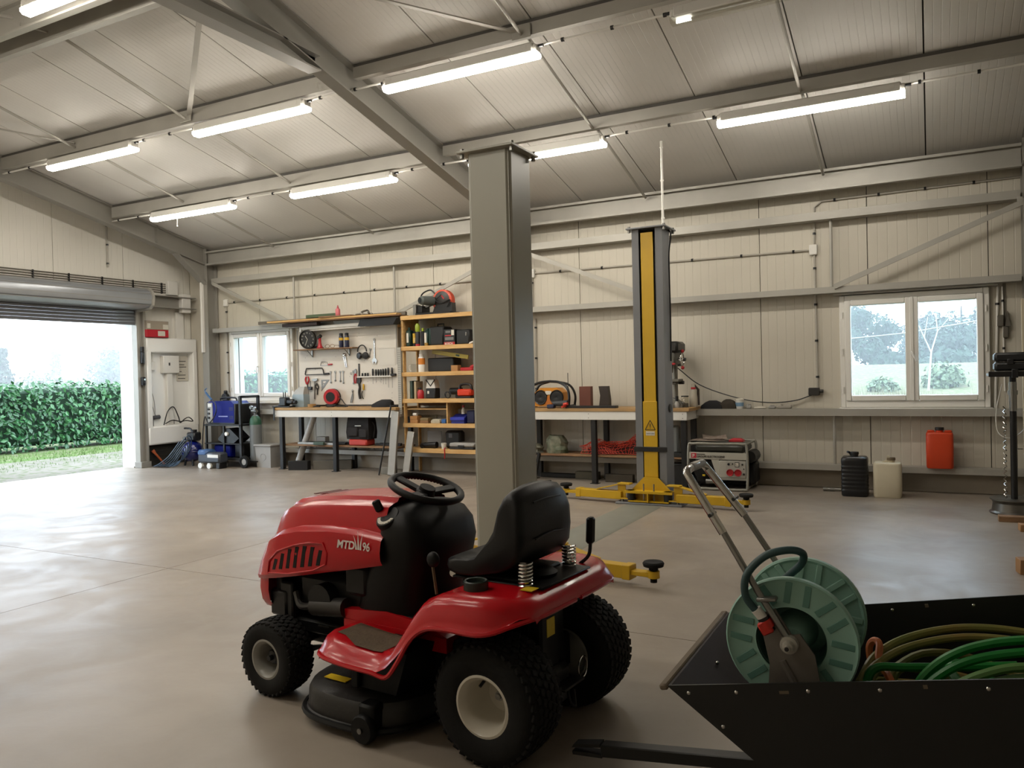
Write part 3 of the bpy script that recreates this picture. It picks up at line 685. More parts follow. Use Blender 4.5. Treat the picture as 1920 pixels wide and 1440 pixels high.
# fender pan with foot rests (left and right), centre tunnel
FZ = [(.80, .352), (.77, .362), (.7, .352), (.6, .342), (.5, .336), (.44, .342), (.385, .375), (.335, .44), (.29, .515), (.24, .57), (.18, .597), (.1, .606), (0, .608), (-.07, .606), (-.11, .602), (-.145, .592), (-.168, .572), (-.18, .55), (-.182, .535)]
def drop(x): return .052+.055*min(1, max(0, (.4-x)/.15)) if x > -.07 else max(.012, .107+(x+.07)*.85)
def pan(s):
    rings = []
    for x, z in FZ:
        d = drop(x); w = .455 if x < .3 else .47
        if x > .74: w -= (x-.74)*1.2
        if x < -.0: w -= 4.6*(x+.0)**2
        inn = .2 if x > .33 else (.2-.2*min(1, (.33-x)/.06))
        if s < 0 and x <= .33: inn = -0.0 if inn < .001 else inn
        prof = [(min(inn, w-.2), z-.0), (inn+.6*(min(.33, w-.12)-inn), z), (min(.35, w-.1), z+.001), (w-.075, z+.002), (w-.04, z-min(.008, d*.3)), (w-.018, z-min(.03, d*.6)), (w-.008, z-d*.75), (w, z-d), (w+.008, z-d-.004)]
        rings.append([(x, s*y, q) for y, q in prof])
    f = [rings[0]]
    return MB().loft(rings, cap=False, closed=False).add([(x+.012, y, z-.045) for x, y, z in rings[0]]+rings[0], [(j, j+1, 9+j+1, 9+j) for j in range(8)])
for s in (1, -1):
    p_ = part('fender', pan(s), MRED, mw, ang=55)
    part('foot_mat', MB().loft([[(x, s*.225, z), (x, s*(.41 if x < .7 else .36), z)] for x, z in ((.745, .362), (.7, .3565), (.6, .3465), (.5, .3405), (.46, .343))], cap=False, closed=False), MATF, p_)
    part('deck_lip', MB().tube(cv([(.80, s*.3, .30), (.79, s*.4, .30), (.74, s*.462, .296), (.6, s*.477, .288), (.46, s*.478, .286), (.385, s*.475, .28), (.33, s*.475, .34), (.27, s*.466, .435), (.2, s*.464, .487), (.1, s*.463, .499), (-.01, s*.462, .499), (-.07, s*.44, .505), (-.12, s*.396, .523), (-.16, s*.34, .535), (-.178, s*.25, .535), (-.181, s*.02, .533)], 4), .009, 6), MRED, p_)
part('centre_tunnel', MB().prism([(.3, .36), (.42, .40), (.62, .42), (.86, .40), (.86, .3), (.3, .3)], 'y', -.205, .205).prism([(.3, .36), (.86, .36), (.86, .3), (.3, .3)], 'y', -.21, .21), MRED, mw)
part('step_pad', MB().box(.36, .56, -.19, .19, .405, .412, .002, Matrix.Translation((0, 0, 0))), MBLK, mw)
part('step_decal', MB().box(.4, .46, .06, .12, .412, .4135).box(.38, .43, .14, .18, .412, .4135), STY, mw, kind='stuff')
part('filler_cap', MB().lathe([(.036, -.01), (.046, 0), (.046, .03), (.042, .034), (.036, .032), (.034, .018), (0, .018)], (.085, .3, .608), n=24), mat('cap_green_black', '12211a', .4), mw)
part('shift_knob', MB().ball((.26, .33, .705), (.027, .022, .03), 14, 10), MBLK, mw)
part('shift_rod', MB().tube(cv([(.265, .33, .69), (.25, .34, .65), (.235, .345, .58)], 4), .006, 6), mat('rod_rust', '5a4632', .6, .5), mw)
part('fender_decal', MB().box(-.12, -.07, .05, .24, .6085, .611), STY, mw)
part('tank_guard', MB().lathe([(.0, 0), (.07, 0), (.075, .015), (.05, .03), (.02, .03), (0, .02)], (-.02, .02, .61), n=18), MBLK, mw)
part('seat_pan', MB().box(-.14, .28, -.19, .19, .603, .612, .004), MBLK, mw)

# chassis and engine
part('frame', MB().box(-.05, .9, -.17, .17, .2, .34, .01).box(.8, 1.36, -.16, .16, .24, .3, .01).box(-.05, .3, -.13, .13, .3, .56, .02), MBLK, mw)
part('rear_plate', MB().box(-.07, -.04, -.04, .13, .14, .56, .006).box(-.09, -.04, .08, .13, .2, .54, .01), MBLK, mw)
part('rear_sticker', MB().box(-.074, -.0705, .0, .06, .38, .45), STY, mw)
part('hitch_plate', MB().box(-.16, -.03, -.08, .08, .19, .2, .003).box(-.1, -.04, -.08, .1, .1, .26, .02), BLKM, mw)
part('hitch_ring', MB().tube([(-.14, -.1+.036*math.cos(2*PI*i/20), .23+.042*math.sin(2*PI*i/20)) for i in range(20)], .0035, 6, closed=True), CHROME, mw)
part('loop_rod', MB().tube(cv([(-.12, .0, .2), (-.13, -.01, .12), (-.13, -.05, .09), (-.12, -.06, .15)], 4), .006, 6), BLKM, mw)
eng = part('engine', MB().box(.72, 1.2, -.16, .16, .32, .52, .03).box(.8, 1.1, -.12, .12, .5, .7, .04).cyl((1.0, .1, .42), (1.0, .22, .42), .07, n=16).box(1.1, 1.3, -.1, .1, .34, .5, .02), ENG, mw)
part('exhaust', MB().cyl((.86, .19, .40), (1.06, .19, .38), .042, n=14).tube(cv([(1.06, .19, .38), (1.15, .19, .37), (1.2, .17, .42)], 4), .016, 8), mat('exhaust_steel', '3c3a38', .5, .6), eng)
part('air_filter', MB().box(.72, .86, .1, .21, .46, .6, .02), ENG, eng)
part('fan_shroud', MB().lathe([(.12, 0), (.13, .04), (.1, .09), (0, .1)], (1.0, 0, .62), n=20), MBLK, eng)
part('front_bracket', MB().box(1.3, 1.34, -.17, .17, .24, .5, .006).box(1.25, 1.36, .14, .19, .3, .42, .01).box(1.22, 1.3, .15, .18, .2, .46, .008), BLKM, mw)
part('front_axle', MB().bar((1.2, -.26, .2), (1.2, .26, .2), .05, .05, .008).box(1.12, 1.28, -.07, .07, .16, .26, .01).cyl((1.2, .24, .14), (1.2, .24, .26), .022).cyl((1.2, -.24, .14), (1.2, -.24, .26), .022).cyl((1.2, .24, .165), (1.2, .34, .165), .012).cyl((1.2, -.24, .165), (1.2, -.34, .165), .012), BLKM, mw)
part('drag_link', MB().cyl((1.18, .22, .18), (.68, .16, .27), .008, n=8), BLKM, mw)
part('tie_rod', MB().cyl((1.12, .22, .16), (1.12, -.22, .16), .007, n=8).cyl((1.05, .18, .29), (.6, -.1, .2), .007, n=8), BLKM, mw)
part('belt_guard', MB().prism([(.42, .17), (.62, .17), (.7, .3), (.7, .34), (.36, .34)], 'y', .12, .38).box(.6, .64, .36, .4, .17, .33, .005), MBLK, mw)
# mowing deck
out = []
for a in range(40):
    t = 2*PI*a/40; out.append((.66+.30*math.copysign(abs(math.cos(t))**.7, math.cos(t)), .03+.42*math.copysign(abs(math.sin(t))**.6, math.sin(t))))
def oring(k, z, o=0): return [(.66+(x-.66)*k, .03+(y-.03)*k, z) for x, y in out]
deck = part('mower_deck', MB().loft([oring(1.06, .035), oring(1.06, .05), oring(1.03, .055), oring(1.02, .12), oring(.99, .14), oring(.9, .152), oring(.75, .165), oring(.5, .172)]), mat('deck_black', '15120f', .5, 0, .25, 9, .1, 50), mw)
part('deck_sticker', MB().box(.70, .82, .33, .37, .164, .1675, 0, Matrix.Translation((0, 0, 0))), STY, deck)
part('deck_wheel', MB().lathe([(0, -.02), (.05, -.02), (.056, -.01), (.056, .01), (.05, .02), (.012, .022), (.012, .026), (0, .026)], (.5, .475, .062), (0, 1, 0), 22), MBLK, deck)
part('deck_wheel_bolt', MB().cyl((.5, .495, .062), (.5, .504, .062), .011, n=8), STEEL, deck)
part('deck_bracket', MB().box(.46, .54, .4, .47, .05, .15, .01), MBLK, deck)
part('deck_skirt', MB().tube([(x, y, .045) for x, y, z in oring(1.07, 0)], .012, 6, closed=True), MBLK, deck)

# wheels
def tyre(name, c, R, w, rr_, side, rimm, rows, nb, dish):
    wh = part(name, MB().lathe([(rr_, -w*.42), (rr_+.01, -w*.5), (R*.8, -w*.56), (R*.93, -w*.5), (R*.985, -w*.4), (R*.99, 0), (R*.985, w*.4), (R*.93, w*.5), (R*.8, w*.56), (rr_+.01, w*.5), (rr_, w*.42)], axis=(0, 1, 0), n=44), RUB, mw, c, ang=60)
    mb = MB()
    for r in range(rows):
        yy = -w*.44+r*w*.88/(rows-1)
        for i in range(nb):
            a = 2*PI*(i+.5*(r % 2))/nb; rad = R*.985-.012*(abs(yy)/(w*.5))**3
            m = Matrix.Rotation(a, 4, 'Y')@Matrix.Translation((0, yy, rad))@Matrix.Rotation(.35 if r % 2 else -.35, 4, 'Z')
            L = 2*PI*R/nb*.36; W_ = w*.88/(rows-1)*.4
            mb.box(-L, L, -W_, W_, -.004, .007, .002, m)
    part('tread', mb, RUB, wh, kind='stuff')
    s = side
    part('rim', MB().lathe([(rr_+.008, s*w*.46), (rr_+.012, s*w*.5), (rr_+.002, s*w*.51), (rr_-.01, s*w*.44), (rr_-.016, s*w*.3), (rr_*.8, s*(w*.3-dish*.8)), (rr_*.66, s*(w*.3-dish-.006)), (rr_*.62, s*(w*.3-dish-.012)), (.03, s*(w*.3-dish-.012)), (.028, s*(w*.3-dish+.004)), (0, s*(w*.3-dish+.004))], axis=(0, 1, 0), n=40), rimm, wh)
    part('rim_back', MB().lathe([(rr_+.008, -s*w*.46), (rr_, -s*w*.5), (rr_-.014, -s*w*.3), (rr_*.6, -s*w*.4), (0, -s*w*.4)], axis=(0, 1, 0), n=32), RIMG if name != 'front_wheel' else rimm, wh)
    return wh
for s in (1, -1):
    w_ = tyre('rear_wheel', (0, s*.30, .222), .222, .2, .102, s, RIMC, 7, 40, .085)
    part('axle_nut', MB().cyl((0, s*-.03, 0), (0, s*.0, 0), .011, n=10).cyl((0, s*-.03, 0), (0, s*-.012, 0), .018, n=12), STEEL, w_)
    part('valve', MB().cyl((.02, s*.05, .075), (.024, s*.075, .06), .006, n=8), BLK, w_)
    w_ = tyre('front_wheel', (1.2, s*.29, .166), .166, .135, .078, s, RIMG, 6, 34, .055)
    part('hub_cap', MB().lathe([(.034, -.02), (.034, .02), (.026, .03), (0, .032)], (0, s*.0, 0), (0, s, 0), 16), BLK, w_)
# ================================================================ TIPPED CART (local: x back along the rim, y across, z down from rim)
TUB = mat('tub_black', '0f0f0d', .5, 0, .2, 5, .06, 30)
TUBI = mat('tub_lining', '2b2326', .75, 0, .25, 6, .08, 25)
EDGE = mat('tub_edge', '6a5d4c', .7, 0, .25, 14)
PIT = -.18
ct = thing('garden_trailer', 'black steel garden trailer tipped forward onto its drawbar, loaded with hoses', 'trailer', (-.68, 2.56, .5), (0, PIT, 0))
LT, WH, DP = 1.5, .37, .4
def side(y0, y1): return MB().prism([(0, 0), (LT, 0), (LT, -DP), (DP, -DP)], 'y', y0, y1)
for s in (-1, 1):
    p_ = part('side_panel', side(s*WH-(.006 if s < 0 else .0), s*WH+(.006 if s > 0 else .0)), TUB, ct)
    mb = MB()
    for x in (.06, .195, .385, .56, .8, 1.05, 1.3):
        for o in (-1, 1): mb.ball((x, s*WH+o*.006, -.022), (.006, .004, .006), 8, 6)
    mb.ball((.14, s*WH-.007, -.115), (.006, .004, .006), 8, 6); mb.ball((.3, s*WH-.007, -.27), (.006, .004, .006), 8, 6)
    part('bolt', mb, CHROME, p_, kind='stuff')
    part('chip_mark', MB().box(.31, .335, s*WH-.0066, s*WH+.0066, -.028, -.02).box(.66, .67, s*WH-.0066, s*WH+.0066, -.02, -.01), EDGE, p_, kind='stuff')
fpz = part('front_panel', MB().prism([(.0, 0), (.012, 0), (DP+.012, -DP), (DP, -DP)], 'y', -WH, WH), TUBI, ct)
mb = MB()
for y in (-.29, -.06, .2): mb.ball((.062, y, -.042), .006, 8, 6)
part('bolt', mb, CHROME, fpz, kind='stuff')
part('front_edge', MB().box(-.022, .004, -WH-.012, WH+.012, -.012, .006, .005), EDGE, ct)
part('floor_panel', MB().box(DP, LT, -WH, WH, -DP-.006, -DP+.004), TUBI, ct)
part('tail_panel', MB().box(LT-.012, LT, -WH, WH, -DP, 0), TUB, ct)
# drawbar with open hitch clevis; axle and wheels under the tub
part('drawbar', MB().bar((-.42, .0, -.345), (.9, .0, -.43), .05, .042, .004), TUB, ct)
part('clevis', MB().prism([(-.53, -.334), (-.52, -.323), (-.42, -.322), (-.42, -.333)], 'y', -.022, .022).prism([(-.53, -.358), (-.53, -.346), (-.42, -.358), (-.42, -.37)], 'y', -.022, .022), TUB, ct)
for s in (-1, 1):
    w_ = part('wheel', MB().lathe([(.09, -.05), (.14, -.055), (.17, -.04), (.175, 0), (.17, .04), (.14, .055), (.09, .05)], axis=(0, 1, 0), n=30), RUB, ct, (1.08, s*(WH+.08), -.56))
    part('rim', MB().lathe([(.09, -.04), (.05, -.01), (0, -.01)], axis=(0, 1, 0), n=20).lathe([(.09, .04), (.05, .015), (0, .015)], axis=(0, 1, 0), n=20), RIMG, w_)
part('axle', MB().cyl((1.08, -WH-.08, -.56), (1.08, WH+.08, -.56), .014, n=10).box(1.04, 1.12, -.25, .25, -.56, -.41, .005), TUB, ct)

# ================================================================ HOSE REEL (local: y along the axle)
TEAL = mat('reel_teal', '8cb3a5', .5, 0, .12, 8, .03, 60); TEALD = mat('reel_teal_dark', '5c897d', .55, 0, .12, 8)
RST = mat('reel_steel', '77716a', .45, .3, .25, 9, .04, 50)
hr = thing('hose_reel', 'teal garden hose reel with steel push handle standing in the black trailer', 'hose reel', (-.36, 2.46, .628), (0, 0, 0))
def disc(y, s):
    R = .18
    d = part('flange', MB().lathe([(.096, -.008), (.1, s*.006), (R-.012, s*.008), (R-.004, s*.014), (R, s*.01), (R, -s*.008), (R-.006, -s*.012), (R-.014, -s*.006), (.1, -s*.008), (.096, .008)], axis=(0, 1, 0), n=56), TEAL, hr, (0, y, 0), (0, .35, 0))
    for k in range(8):
        a = 2*PI*k/8+.2; m = Matrix.Rotation(-a, 4, 'Y')
        for o in (-.026, .026):
            part('groove', MB().box(.105, .166, s*.0045, s*.0088, o-.009, o+.009, .001, m), TEALD, d)
            part('rib', MB().box(.102, .168, -s*.012, -s*.005, o-.009, o+.009, .002, m), TEAL, d)
    return d
disc(-.13, -1); disc(.13, 1)
part('drum', MB().lathe([(.097, -.128), (.096, -.06), (.085, .0), (.096, .06), (.097, .128)], axis=(0, 1, 0), n=36), TEALD, hr)
part('drum_cone', MB().lathe([(.086, .0), (.06, -.02), (.052, -.06), (.045, -.1), (.035, -.125), (0, -.126)], axis=(0, 1, 0), n=30), TEAL, hr)
for s in (-1, 1):
    y = s*.155
    part('frame_plate', MB().prism([(-.078, .075), (-.038, .093), (.006, .024), (.028, .029), (.066, -.025), (.079, -.105), (.08, -.17), (-.062, -.17), (-.055, -.064), (-.08, .055)], 'y', y-.004, y+.004), RST, hr)
    part('foot_tube', MB().tube(cv([(-.02, y, -.05), (.04, y, -.17), (.1, y, -.36)], 4), .011, 8), RST, hr)
    part('lower_tube', MB().tube([(.005, y-s*.004+s*.012, -.0), (-.085, y+s*.012, .145), (-.19, y-s*.008, .315)], .0095, 10), STEEL, hr)
    part('clamp_bolt', MB().cyl((-.21, y-.03, .35), (-.21, y+.03, .35), .006, n=8), BLK, hr)
    part('clamp_strap', MB().bar((-.085, y+s*.012, .118), (-.03, y+s*.012, .125), .03, .012, .003), STEEL, hr)
part('hub', MB().lathe([(0, -.21), (.008, -.21), (.008, -.2), (.014, -.198), (.016, -.18), (.024, -.178), (.026, -.155), (0, -.155)], axis=(0, 1, 0), n=18), mat('hub_grey', 'a09c92', .4), hr)
part('hub_bore', MB().lathe([(0, -.2115), (.006, -.2115), (.006, -.2), (0, -.2)], axis=(0, 1, 0), n=12), BLK, hr)
hp = cv([(-.18, -.15, .295), (-.262, -.147, .428), (-.285, -.142, .462)], 4)+cv([(-.290, -.125, .47), (-.296, 0, .474), (-.30, .115, .462)], 4)+cv([(-.299, .135, .452), (-.288, .142, .435), (-.18, .147, .298)], 4)
part('push_handle', MB().tube(hp, .0125, 12), CHROME, hr)
part('grip_sleeve', MB().cyl((-.2935, -.07, .4735), (-.299, .09, .469), .0138, n=14), mat('sleeve_grey', '98958e', .5, .3), hr)
part('feed_hose', MB().tube(cv([(-.088, -.17, .085), (-.115, -.178, .13), (-.108, -.18, .19), (-.06, -.17, .243), (.0, -.155, .262), (.035, -.13, .25), (.025, -.09, .21), (-.02, -.05, .16), (-.06, 0, .11), (-.05, .03, .06)], 6), .011, 10), mat('feed_hose_teal', '2e4a4c', .45, 0, .1, 10), hr)
part('hose_collar', MB().cyl((-.088, -.17, .09), (-.07, -.165, .066), .015, n=14), PVC, hr)
part('quick_coupler', MB().cyl((-.07, -.165, .068), (-.05, -.163, .03), .017, .015, 14), BLK, hr)
part('coupler_ring', MB().bar((-.071, -.177, .058), (-.052, -.175, .025), .012, .034, .004).cyl((-.066, -.165, .06), (-.055, -.163, .04), .0195, n=14), mat('coupler_red', 'c02a1e', .4), hr)

# ================================================================ HOSES in the trailer
def coil(name, label, c, loops, r, m, seed, start=None, ends=()):
    q = random.Random(seed); pts = []
    for k in range(loops):
        rx, ry = q.uniform(.24, .36), q.uniform(.15, .24); ox, oy = q.uniform(-.05, .05), q.uniform(-.05, .04); ph = q.uniform(-.5, .5); tl = q.uniform(-.12, .12)
        n = 14
        for i in range(n):
            a = 2*PI*i/n+ph*0; x = max(-.30, ox+rx*math.cos(a)); y = min(.25, max(-.27, oy+ry*math.sin(a)))
            pts.append((x, y, .012+k*.3/loops*.9+tl*x*.5+.02*math.sin(3*a+k)))
    P = cv([tuple(p) for p in pts]+list(ends), 3)
    t = thing(name, label, 'hose', c)
    part('hose', MB().tube(P, r, 8), m, t); return t
HG1 = mat('hose_olive', '6a7a3c', .45, 0, .0, 3, col2='8a6a3c'); HG2 = mat('hose_green', '0f7a2c', .4, 0, .25, 4)
h1 = coil('garden_hose', 'old olive green garden hose coiled in the trailer behind the reel', (.13, 2.60, .235), 9, .0115, HG1, 5)
h2 = coil('garden_hose', 'bright green garden hose on top of the coils in the trailer', (.33, 2.51, .30), 6, .0125, HG2, 9)
def harc(pts, m, t, r=.0125): part('hose_arc', MB().tube(cv([(x-.33, y-2.51, z-.30) for x, y, z in pts], 6), r, 8), m, t)
harc([(-.07, 2.46, .42), (-.05, 2.47, .49), (-.02, 2.475, .54), (.03, 2.48, .588), (.1, 2.49, .625), (.2, 2.5, .652), (.38, 2.52, .67), (.6, 2.53, .66)], HG2, h2)
harc([(-.06, 2.43, .42), (-.035, 2.44, .49), (.0, 2.45, .535), (.06, 2.46, .58), (.14, 2.47, .612), (.25, 2.48, .635), (.4, 2.5, .64)], HG2, h2)
harc([(-.02, 2.40, .42), (.01, 2.41, .49), (.05, 2.42, .535), (.12, 2.43, .575), (.2, 2.44, .60), (.35, 2.46, .61)], mat('hose_pale', '5f8a4a', .45, 0, .2, 5), h2)
harc([(.05, 2.42, .50), (.15, 2.44, .555), (.28, 2.45, .58), (.45, 2.46, .57)], mat('hose_pale', '5f8a4a'), h2)
harc([(-.17, 2.46, .42), (-.175, 2.48, .49), (-.15, 2.5, .525), (-.08, 2.52, .53), (.05, 2.55, .54), (.2, 2.57, .56)], HG2, h2)
for k, (dz, dy) in enumerate(((0, 0), (.015, .05))):
    part('hose_arc', MB().tube(cv([(-.33, -.12+dy*.5, .22+dz), (-.29, -.03+dy, .27+dz), (-.2, .08+dy, .305+dz), (-.05, .16+dy, .33+dz), (.12, .18+dy, .33+dz), (.3, .15+dy, .31+dz)], 6), .0115, 8), HG1, h1)
ORH = mat('hose_orange', 'c46a34', .4, 0, .1, 6)
oh = thing('orange_hose', 'short orange hose end with brass tap connector beside the teal reel', 'hose', (-.12, 2.55, .43))
part('hose', MB().tube(cv([(-.05, .08, .03), (-.06, .10, .1), (-.045, .1, .125), (-.03, .08, .12), (-.03, .04, .08), (.0, -.04, .07), (.02, -.09, .04)], 6), .011, 8), ORH, oh)
part('connector', MB().cyl((.04, -.13, .085), (.075, -.135, .088), .012, n=12).cyl((.075, -.135, .088), (.085, -.136, .089), .014, n=12), mat('connector_copper', 'b87440', .35, .4), oh)
# ================================================================ LEFT CORNER
BLUE = mat('welder_blue', '0c1670', .4, 0, .08, 5, spec=.12); BLUE2 = mat('compressor_blue', '0a155c', .25, 0, .05, 4, coat=.4)
HOSEB = mat('hose_steel_blue', '3c4c5c', .4, 0, .1, 8); GREYP = mat('grey_plastic', '9a9894', .5, 0, .06, 6)
# moulded white meter niche
nc = thing('meter_niche', 'white moulded wall niche for the electric meter beside the roller door', 'wall niche', (-11.64, 9.27, .36))
NW = mat('niche_white', 'efefec', .4)
part('back_board', MB().box(0, .02, -.5, .5, .1, 1.78, .004), NW, nc)
part('top_band', MB().box(0, .16, -.51, .51, 1.55, 1.8, .02), NW, nc)
part('bottom_band', MB().box(0, .16, -.51, .51, 0, .31, .025), NW, nc)
for y0, y1 in ((-.51, -.42), (.42, .51)): part('side_band', MB().box(0, .16, y0, y1, .28, 1.58, .015), NW, nc)
part('lower_panel', MB().box(0, .05, -.5, .5, -.36, 0, .004), mat('rubber_panel', '26241f', .8, 0, .2, 8), nc)
for z in (-.28, -.2, -.12, -.04): part('panel_rib', MB().box(.05, .06, -.49, .49, z, z+.02), mat('rubber_panel', '26241f'), nc)
part('trunking', MB().box(.02, .09, -.07, .04, .31, 1.2, .006), PVC, nc)
eb = part('meter_box', MB().box(.02, .12, -.16, .16, 1.2, 1.5, .01), PVC, nc)
part('box_window', MB().box(.12, .123, -.06, -.03, 1.33, 1.38), DARK, eb)
nb = part('notice_board', MB().box(.02, .035, .17, .41, 1.06, 1.5, .003), PAPER, nc)
for z, l in ((1.4, .17), (1.34, .14), (1.3, .18), (1.22, .08), (1.16, .16), (1.1, .15)): part('notice_line', MB().box(.035, .0365, .19, .19+l, z, z+.012), DARK, nb)
part('small_box', MB().box(.02, .07, -.41, -.28, 1.25, 1.4, .008), PVC, nc)
part('small_pipe', MB().cyl((.03, -.36, 1.4), (.03, -.36, 1.56), .012, n=8).cyl((.03, -.31, 1.4), (.03, -.31, 1.56), .012, n=8), PVC, nc)
part('tap', MB().cyl((.05, -.36, .45), (.05, -.22, .46), .035, n=12).cyl((.04, -.34, .31), (.04, -.34, .44), .012, n=8), mat('tap_grey', '55555a', .4, .4), nc)
part('earth_wire', MB().tube(cv([(.04, -.36, .3), (.03, -.37, .62), (.04, -.36, .7)], 4)+cv([(.03, -.28, .47), (.03, -.3, .75), (.03, -.38, .98)], 4), .004, 6), GREYP, nc)
part('socket', MB().box(.02, .08, -.06, .06, .32, .40, .006), BLK, nc)
solid('extension_cable', MB().tube(cv([(0, -.28, 0), (0, -.2, .22), (0, -.08, .3), (.0, .02, .12), (.0, .05, .02), (.01, .14, .08), (0, .24, .1), (.02, .3, .03), (.01, .16, .05), (.02, .05, .04), (.01, -.12, .07), (.0, -.25, .02)], 6), .009, 6), BLK, 'tangled black cable lying on the lower band of the white niche', 'cable', (-11.52, 9.36, .68))
solid('orange_wrench', MB().tube(cv([(0, 0, .25), (.02, .03, .2), (.05, .1, .1), (.07, .17, .0)], 3), [.03, .03, .028, .02, .018, .018, .016, .016, .016, .016], 8), mat('handle_orange', 'a8542c', .5), 'orange handled tool leaning at the foot of the white niche', 'tool', (-11.54, 8.86, .02))
# boxes on the niche
b1 = thing('shoe_box', 'red cardboard box with white label on top of the white niche', 'box', (-11.57, 8.96, 2.165))
part('carton', MB().box(-.06, .12, -.21, .21, 0, .125, .003), mat('carton_red', 'b01828', .5), b1); part('label', MB().box(.12, .122, 0, .14, .02, .105), PAPER, b1)
b2 = thing('cardboard_box', 'grey brown cardboard box lying on the red box', 'box', (-11.57, 8.96, 2.291))
part('carton', MB().box(-.06, .12, -.215, .215, 0, .145, .003), mat('carton_grey', '9a8f80', .7, 0, .1, 6), b2); part('label', MB().box(.12, .122, .1, .21, .01, .09).box(.12, .122, -.2, -.14, .02, .1), PAPER, b2, kind='stuff')
solid('small_carton', MB().box(-.04, .06, -.03, .03, 0, .08, .003), PAPER, 'small white carton beside the red box on the niche', 'box', (-11.55, 9.21, 2.165))
# white boxes at the cable bundle
for nm, l, c, h in (('junction_box', 'white junction box where the grey cable bundle ends', (-11.6, 9.38, 3.03), (.04, .1, .12)), ('junction_box', 'lower white cable box in front of the steel beam', (-11.5, 9.56, 2.77), (.05, .09, .16))):
    solid(nm, MB().box(-h[0], h[0], -h[1], h[1], -h[2], h[2], .008), PVC, l, 'junction box', c)
part('trunking', MB().box(XL, XL+.06, 9.45, 9.6, 2.16, 2.62, .004), PVC, wl)
part('trunking', MB().box(XL+.6, XL+.64, 9.5, 9.58, 1.9, 3.1, .004), PVC, wl)
for x, z, l in ((-4.83, 2.78, 'small white junction box on the wall right of the grey lift post'), (-1.18, 2.76, 'white junction box on the wall conduit left of the right window'), (-10.73, 2.75, 'white junction box on the back wall near the corner column')):
    t = solid('junction_box', MB().box(-.045, .045, -.05, 0, -.06, .06, .008).cyl((-.02, -.05, .02), (-.02, -.053, .02), .006, n=6).cyl((.02, -.05, -.02), (.02, -.053, -.02), .006, n=6), PVC, l, 'junction box', (x, YB-.001, z))

# welding trolley
wc = thing('welding_cart', 'black tubular welding trolley with shelves and rear wheels', 'trolley', (-10.2, 9.36, 0))
part('frame', MB().box(-.42, -.39, -.2, -.17, .1, .68).box(-.42, -.39, .17, .2, .1, .68).box(.0, .03, -.21, -.18, .05, .68).box(.37, .41, -.21, -.17, .05, 1.15).box(.37, .41, .17, .21, .05, 1.15).box(.37, .41, -.2, .2, 1.12, 1.16), BLKM, wc)
for z, d in ((.67, .03), (.37, .02), (.12, .03)): part('tray', MB().box(-.43, .41, -.21, .21, z, z+d, .004), BLKM, wc)
part('bottle_tray', MB().box(.41, .62, -.11, .11, .09, .104, .003), BLKM, wc)
for s in (-1, 1):
    w_ = part('rear_wheel', MB().lathe([(.05, -.025), (.09, -.03), (.1, -.015), (.1, .015), (.09, .03), (.05, .025)], axis=(0, 1, 0), n=22), RUB, wc, (.47, s*.2, .1)); part('rim', MB().cyl((0, -.02, 0), (0, .02, 0), .052, n=16), GREYP, w_)
    for x in (-.36, .0):
        c_ = part('caster', MB().cyl((0, -.015, 0), (0, .015, 0), .04, n=16), mat('caster_white', 'b4b2b0', .4), wc, (x, s*.17, .04)); part('caster_fork', MB().box(-.02, .02, -.022, .022, .02, .09, .004), GREYP, c_)
wd = thing('welding_machine', 'blue welding machine with control panel on top of the trolley', 'welder', (-10.28, 9.36, .702))
part('body', MB().prism([(-.3, .02), (.3, .02), (.3, .32), (.24, .37), (-.26, .37), (-.3, .34)], 'y', -.17, .17), BLUE, wd)
part('front_panel', MB().box(-.33, -.3, -.17, .17, .02, .36, .01), BLK, wd)
part('corner_trim', MB().box(-.3, -.18, -.178, -.16, .02, .35, .006), GREYP, wd)
part('rear_panel', MB().box(.3, .33, -.17, .17, .02, .33, .01), BLK, wd)
mb = MB()
for z in (.1, .17, .24): mb.cyl((-.26, -.178, z), (-.26, -.195, z), .018, n=12)
part('knob', mb, BLK, wd, kind='stuff')
part('display', MB().box(-.28, -.2, -.182, -.178, .28, .33), PVC, wd)
part('handle', MB().tube(cv([(-.18, 0, .36), (-.15, 0, .42), (.15, 0, .42), (.2, 0, .36)], 4), .014, 8), BLK, wd)
part('name_strip', MB().box(-.05, .16, -.1722, -.17, .115, .132), mat('strip_pale_blue', '8890c0', .5), wd)
mb = MB()
for i in range(4):
    for j in range(3): mb.box(.2+i*.022, .212+i*.022, -.172, -.17, .08+j*.02, .09+j*.02).box(.2+i*.022, .212+i*.022, -.172, -.17, .22+j*.02, .23+j*.02)
part('vent', mb, BLK, wd, kind='stuff')
part('base_rail', MB().box(-.28, .3, -.16, .16, 0, .02), BLK, wd)
solid('welding_torch', MB().tube(cv([(-.18, 0, .42), (-.12, 0, .36), (-.05, 0, .3)], 4), .016, 8).tube(cv([(-.18, .0, .42), (-.2, 0, .46), (-.16, 0, .49)], 4), .008, 6), mat('torch_blue', '2c5886', .4), 'blue handled welding torch hung over the front of the welder', 'welding torch', (-10.36, 9.13, .80))
part('torch_lead', MB().tube(cv([(-.05, 0, .3), (.04, -.01, .24), (.07, -.02, .12), (.0, -.02, .0), (-.12, -.02, -.08), (-.2, -.02, .02), (-.26, -.02, -.3), (-.24, -.05, -.62)], 6), .009, 8), BLK, bpy.data.objects['welding_torch'])
